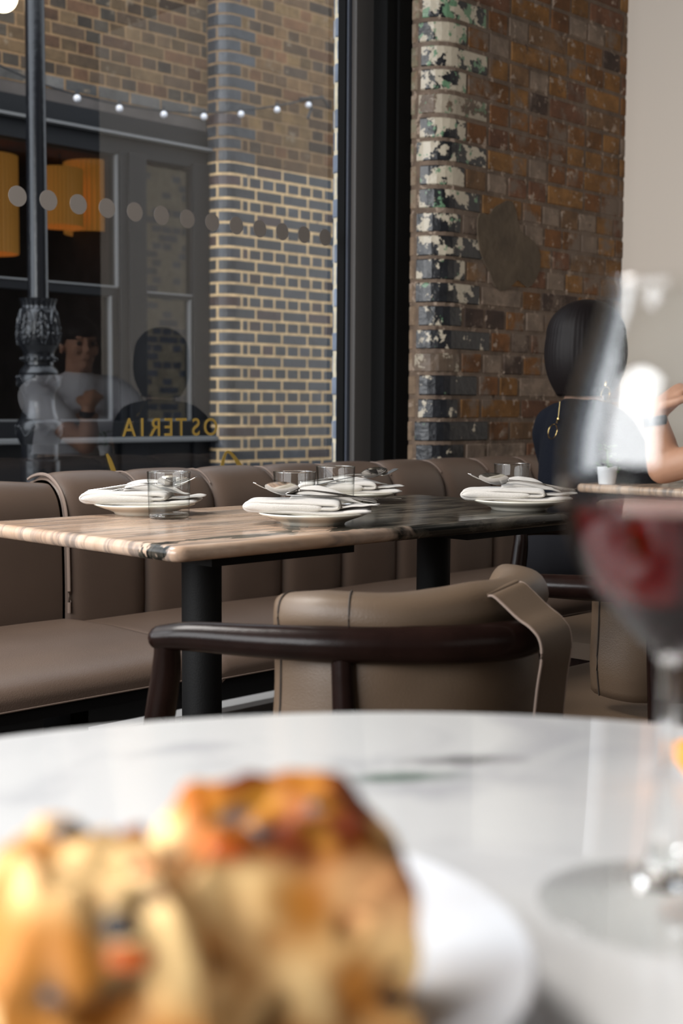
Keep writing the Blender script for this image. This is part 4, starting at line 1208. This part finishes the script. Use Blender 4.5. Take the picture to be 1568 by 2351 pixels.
W_(flesh('trousers', [([lg(.08, -.02, 0), lg(.10, .42, .01), lg(.10, .47, -.40)], [.10, .078, .06]), ([lg(-.08, -.02, 0), lg(-.10, .42, .01), lg(-.10, .47, -.40)], [.10, .078, .06])], [], .012, M['trouser'], None, 6))
M['shoe'] = mat('black_leather_shoe', (.012, .011, .011), .35)
for s_ in (-1, 1):
    W_(flesh('shoe', [([lg(s_*.10, .44, -.47), lg(s_*.10, .52, -.485), lg(s_*.10, .63, -.505)], [.048, .044, .034])], [], .006, M['shoe'], None, 4))
# bobbed hair: a cap that falls to the jaw, open at the face
def hairfn(u, v):
    az = (u-.5)*2*PI*.76           # 0 = back of the head
    back = math.cos(az)
    top = 1-v
    if v < .5:
        a = v/.5*PI/2; rz = math.cos(a); rr = math.sin(a)
        z = .030 + .100*rz; rad = rr
    else:
        t = (v-.5)/.5; z = .030 - .165*t*(1 - .10*max(0, -back)); rad = 1 + .10*math.sin(t*PI*.8) - .36*t**2.2
    x = .098*rad*math.sin(az); y = -.012 - .118*rad*back*(1 if back > 0 else .95)
    k = 1 + .004*math.sin(az*55+2*noise.noise(Vector((az*3, v, 4)))) + .012*noise.noise(Vector((az*5, v*2, 1)))
    p = P1(x*k, y*k, z*1.0); return tuple(p)
ho = W_(MB().grid(hairfn, 150, 50).build('hair', M['hair'], None, auto=None))
md = ho.modifiers.new('thick', 'SOLIDIFY'); md.thickness = .012; md.offset = -1
for s_ in (-1, 1):
    W_(MB().ball(P1(s_*.030, .074, .006), .0095, 14, 10).build('eye', M['eye'], None))
    base = P1(.084, -.010, -.052)
    if s_ == -1:
        q = at_y(1286, 922, 2.108); q2 = at_y(1282, 962, 2.098); q3 = at_y(1269, 991, 2.090)
    else:
        q = base; q2 = base + Vector((0, 0, -.045)); q3 = base + Vector((0, 0, -.078))
    er = MB().tube([q, (q+q2)/2, q2], .0014, 6).ball(q2, .0045, 10, 8)
    er.tube([q2, q2 + (q3-q2)*.3], .0028, 8)
    cen = q3 + Vector((0, 0, 0)); ring = []
    ax1 = (rt*.80 + fw*.6).normalized(); ax2 = Vector((0, 0, 1)) + rt*.18
    for k in range(33):
        a = 2*PI*k/32; ring.append(cen + ax1*math.cos(a)*.0165 + ax2*math.sin(a)*.0195)
    er.tube(ring, .0016, 8, cap=False)
    W_(er.build('earring', M['earring'], None))

# --- second diner, only the arm reaches into the photo
p2 = thing('person', 'person in a white shirt with raised bare forearm and dark watch, at the right edge', 'person', (3.20, 1.22, 0))
def W2(o): o.parent = p2; o.matrix_parent_inverse = Matrix.Translation(p2.location).inverted(); return o
f2 = Vector((-.22, .97, 0)).normalized(); r2_ = f2.cross(Vector((0, 0, 1)))
h2 = Vector((3.16, 1.36, 1.20)); P2, Mx2, hb2 = head_parts(h2, f2, 1.03)
n2 = h2 + Vector((0, 0, -.16)) - f2*.02; pel2 = Vector((3.20, 1.20, .572))
s2L, s2R = n2 - r2_*.18 + Vector((0, 0, -.06)), n2 + r2_*.18 + Vector((0, 0, -.06))
e2 = Vector((2.915, 1.765, .795)); w2 = at_y(1502, 948, 1.79)
hand_to = (at_y(1575, 888, 1.74) - w2)
e3 = Vector((3.36, 1.58, .80)); w3 = Vector((3.13, 1.74, .815))
limbs = [([h2 + Vector((0, 0, -.05)), h2 + Vector((0, 0, -.12)) - f2*.015, n2], [.058, .055, .06]), ([n2, n2 + Vector((0, 0, -.15)), pel2], [.065, .12, .13]),
         ([s2L, (s2L+e2)/2 + Vector((0, 0, -.02)), e2], [.05, .045, .040]), ([e2, e2.lerp(w2, .35) + Vector((.01, 0, 0)), w2], [.040, .043, .026]),
         ([s2R, e3], [.05, .038]), ([e3, w3], [.038, .026]),
         ([pel2 + r2_*.1, pel2 + r2_*.13 + f2*.43, pel2 + r2_*.13 + f2*.46 + Vector((0, 0, -.44))], [.09, .065, .045]), ([pel2 - r2_*.1, pel2 - r2_*.13 + f2*.43, pel2 - r2_*.13 + f2*.46 + Vector((0, 0, -.44))], [.09, .065, .045]),
         ([pel2 + r2_*.13 + f2*.44 + Vector((0, 0, -.50)), pel2 + r2_*.13 + f2*.60 + Vector((0, 0, -.51))], [.04, .03]), ([pel2 - r2_*.13 + f2*.44 + Vector((0, 0, -.495)), pel2 - r2_*.13 + f2*.60 + Vector((0, 0, -.51))], [.04, .03])]
limbs += hand_limbs(w2, hand_to, (0, -.2, -1), 1.0, .5, 1) + hand_limbs(w3, (w3-e3), (0, 0, -1), 1.0, .4, 1)
W2(flesh('body', limbs, hb2, .0055, M['skin2'], None))
W2(flesh('shirt', [([n2 + Vector((0, 0, -.04)), n2 + Vector((0, 0, -.18)), pel2 + Vector((0, 0, .07))], [.11, .155, .145]), ([n2 + Vector((0, 0, -.06)), s2L, s2L.lerp(e2, .55)], [.10, .085, .062]), ([n2 + Vector((0, 0, -.06)), s2R, e3, e3.lerp(w3, .75)], [.10, .085, .060, .043]),
     ([n2 + Vector((0, 0, -.15)) - r2_*.07, pel2 - r2_*.06 + Vector((0, 0, .1))], [.11, .11]), ([n2 + Vector((0, 0, -.15)) + r2_*.07, pel2 + r2_*.06 + Vector((0, 0, .1))], [.11, .11])], [], .010, M['whiteshirt'], None, 8))
W2(flesh('trousers', [([pel2 + r2_*.09, pel2 + r2_*.13 + f2*.43, pel2 + r2_*.13 + f2*.45 + Vector((0, 0, -.48))], [.11, .082, .058]), ([pel2 - r2_*.09, pel2 - r2_*.13 + f2*.43, pel2 - r2_*.13 + f2*.45 + Vector((0, 0, -.48))], [.11, .082, .058])], [], .012, M['trouser'], None, 6))
for s_ in (-1, 1):
    W2(flesh('shoe', [([pel2 + r2_*.13*s_ + f2*.43 + Vector((0, 0, -.50)), pel2 + r2_*.13*s_ + f2*.52 + Vector((0, 0, -.515)), pel2 + r2_*.13*s_ + f2*.63 + Vector((0, 0, -.53))], [.050, .046, .037])], [], .006, M['shoe'], None, 4))
ax = (w2 - e2).normalized(); wc = w2 - ax*.022
W2(MB().tube([wc - ax*.012, wc + ax*.012], [.0305, .0295], 28).build('watch', M['watch'], None))
W2(MB().grid(lambda u, v: tuple(P2(.086*math.sin(PI*v*.62)*math.cos(2*PI*u), -.014+.106*math.sin(PI*v*.62)*math.sin(2*PI*u), .034+.092*math.cos(PI*v*.62) + (.05 if math.sin(2*PI*u) > .4 else 0)*max(0, v-.55))), 60, 24, closed_u=True).build('hair', M['hair'], None, auto=None))
for s_ in (-1, 1): W2(MB().ball(P2(s_*.030, .074, .006), .0095, 14, 10).build('eye', M['eye'], None))
st_ = thing('armchair', 'x', 'chair')     # the seat under the second diner
bpy.data.objects.remove(st_)
ch4 = copy_tree(ch1); ch4.location = (3.20, 1.235, 0); ch4['label'] = 'dark wood armchair under the person in the white shirt'

# things on the diners' table
pp = thing('potted_herb', 'small potted green herb on the diners table, seen through the wine glass', 'plant', (2.90, 1.92, .7502))
pot = MB().lathe([(0, 0), (.022, 0), (.028, .045), (.026, .045), (.021, .006), (0, .006)], 28).build('pot', M['white_china'], pp)
mb = MB(); rr_ = random.Random(5)
for k in range(70):
    a = rr_.uniform(0, 2*PI); h_ = rr_.uniform(.03, .10); r_ = rr_.uniform(.004, .034); c = Vector((r_*math.cos(a), r_*math.sin(a), h_))
    d = Vector((math.cos(a), math.sin(a), rr_.uniform(-.2, .8))).normalized(); s_ = Vector((-math.sin(a), math.cos(a), 0)); L_ = .013
    b = len(mb.v); mb.v += [c, c + d*L_*.5 + s_*.005 + Vector((0, 0, .001)), c + d*L_, c + d*L_*.5 - s_*.005]; mb.f.append([b, b+1, b+2, b+3])
mb.build('leaves', M['leaf'], pp, smooth=False, merge=False)
MB().tube([(0, 0, .01), (.003, 0, .05), (0, .002, .09)], .0025, 6).build('stem', M['leaf'], pp)
o = link('side_plate', plate_me); p = Vector((3.06, 1.62, .7502)); o.location = p; tag(o, 'small cream plate on the diners table beside the potted herb', 'plate', 'side plates')
o = tumbler('glass tumbler on the diners table at the right edge', 3.17, 1.86)

# roasted bits on the focaccia
from mathutils.bvhtree import BVHTree
M['tomato'] = mat('roasted_tomato', (.55, .11, .015), .35)
M['olive'] = mat('dark_olive', (.018, .012, .014), .35)
breads = [o for o in S.objects if o.name.startswith('focaccia_piece')]
for o in breads:
    bvh = BVHTree.FromPolygons([v.co + o.location for v in o.data.vertices], [p.vertices[:] for p in o.data.polygons])
    bits = ((530, 1950, 'tomato', .0052), (600, 1905, 'olive', .0045), (945, 1915, 'olive', .0050), (860, 1840, 'tomato', .0045), (720, 1850, 'olive', .003), (900, 2290, 'olive', .0048)) if o.name == 'focaccia_piece' else \
           ((295, 2200, 'tomato', .0046), (262, 2128, 'olive', .0052), (150, 1905, 'olive', .0045), (330, 1990, 'tomato', .0040), (120, 2290, 'olive', .0035))
    for (a, b, kind, r) in bits:
        hit = bvh.ray_cast(Vector((0, 0, H)), px_ray(a, b).normalized())
        if hit[0] is None: continue
        p = hit[0] - o.location
        q = hit[1].to_track_quat('Z', 'Y').to_matrix()
        MB().ball(p - hit[1]*r*.30, (r*1.3, r*.8, r*.55), 14, 10, q).build(kind + '_bit', M[kind], o)

# a second small plate at the right edge of the cafe table
p = at_z(1752, 1768, .75)
t = tag(MB().lathe([(0, .004), (.026, .004), (.028, 0), (.031, 0), (.034, .005), (.048, .010), (.050, .0125), (.047, .0118), (.032, .008), (0, .0075)], 56).build('snack_plate', M['white_china'], None), 'small white plate behind the wine glass at the right edge of the round table', 'plate')
t.location = (p.x, p.y, .7502)
q = at_z(1580, 1740, .768)
M['orange'] = mat('orange_flesh', (.85, .30, .03), .45, bump=.2, bscale=200)
def wedge(u, v):
    a = PI*u; th_ = (v-.5)*1.5
    return (.017*math.cos(a), .017*math.sin(a)*math.sin(th_), .017*math.sin(a)*math.cos(th_)*1.0)
o = MB().grid(wedge, 28, 14).build('fruit_wedge', M['orange'], None, auto=None)
md = o.modifiers.new('thick', 'SOLIDIFY'); md.thickness = .012; md.offset = -1
o.location = (p.x + (q.x-p.x)*.97, p.y + (q.y-p.y)*.97, .7600); o.rotation_euler = (0, 0, .6)
tag(o, 'orange wedge on the small plate at the right edge of the round table', 'fruit')
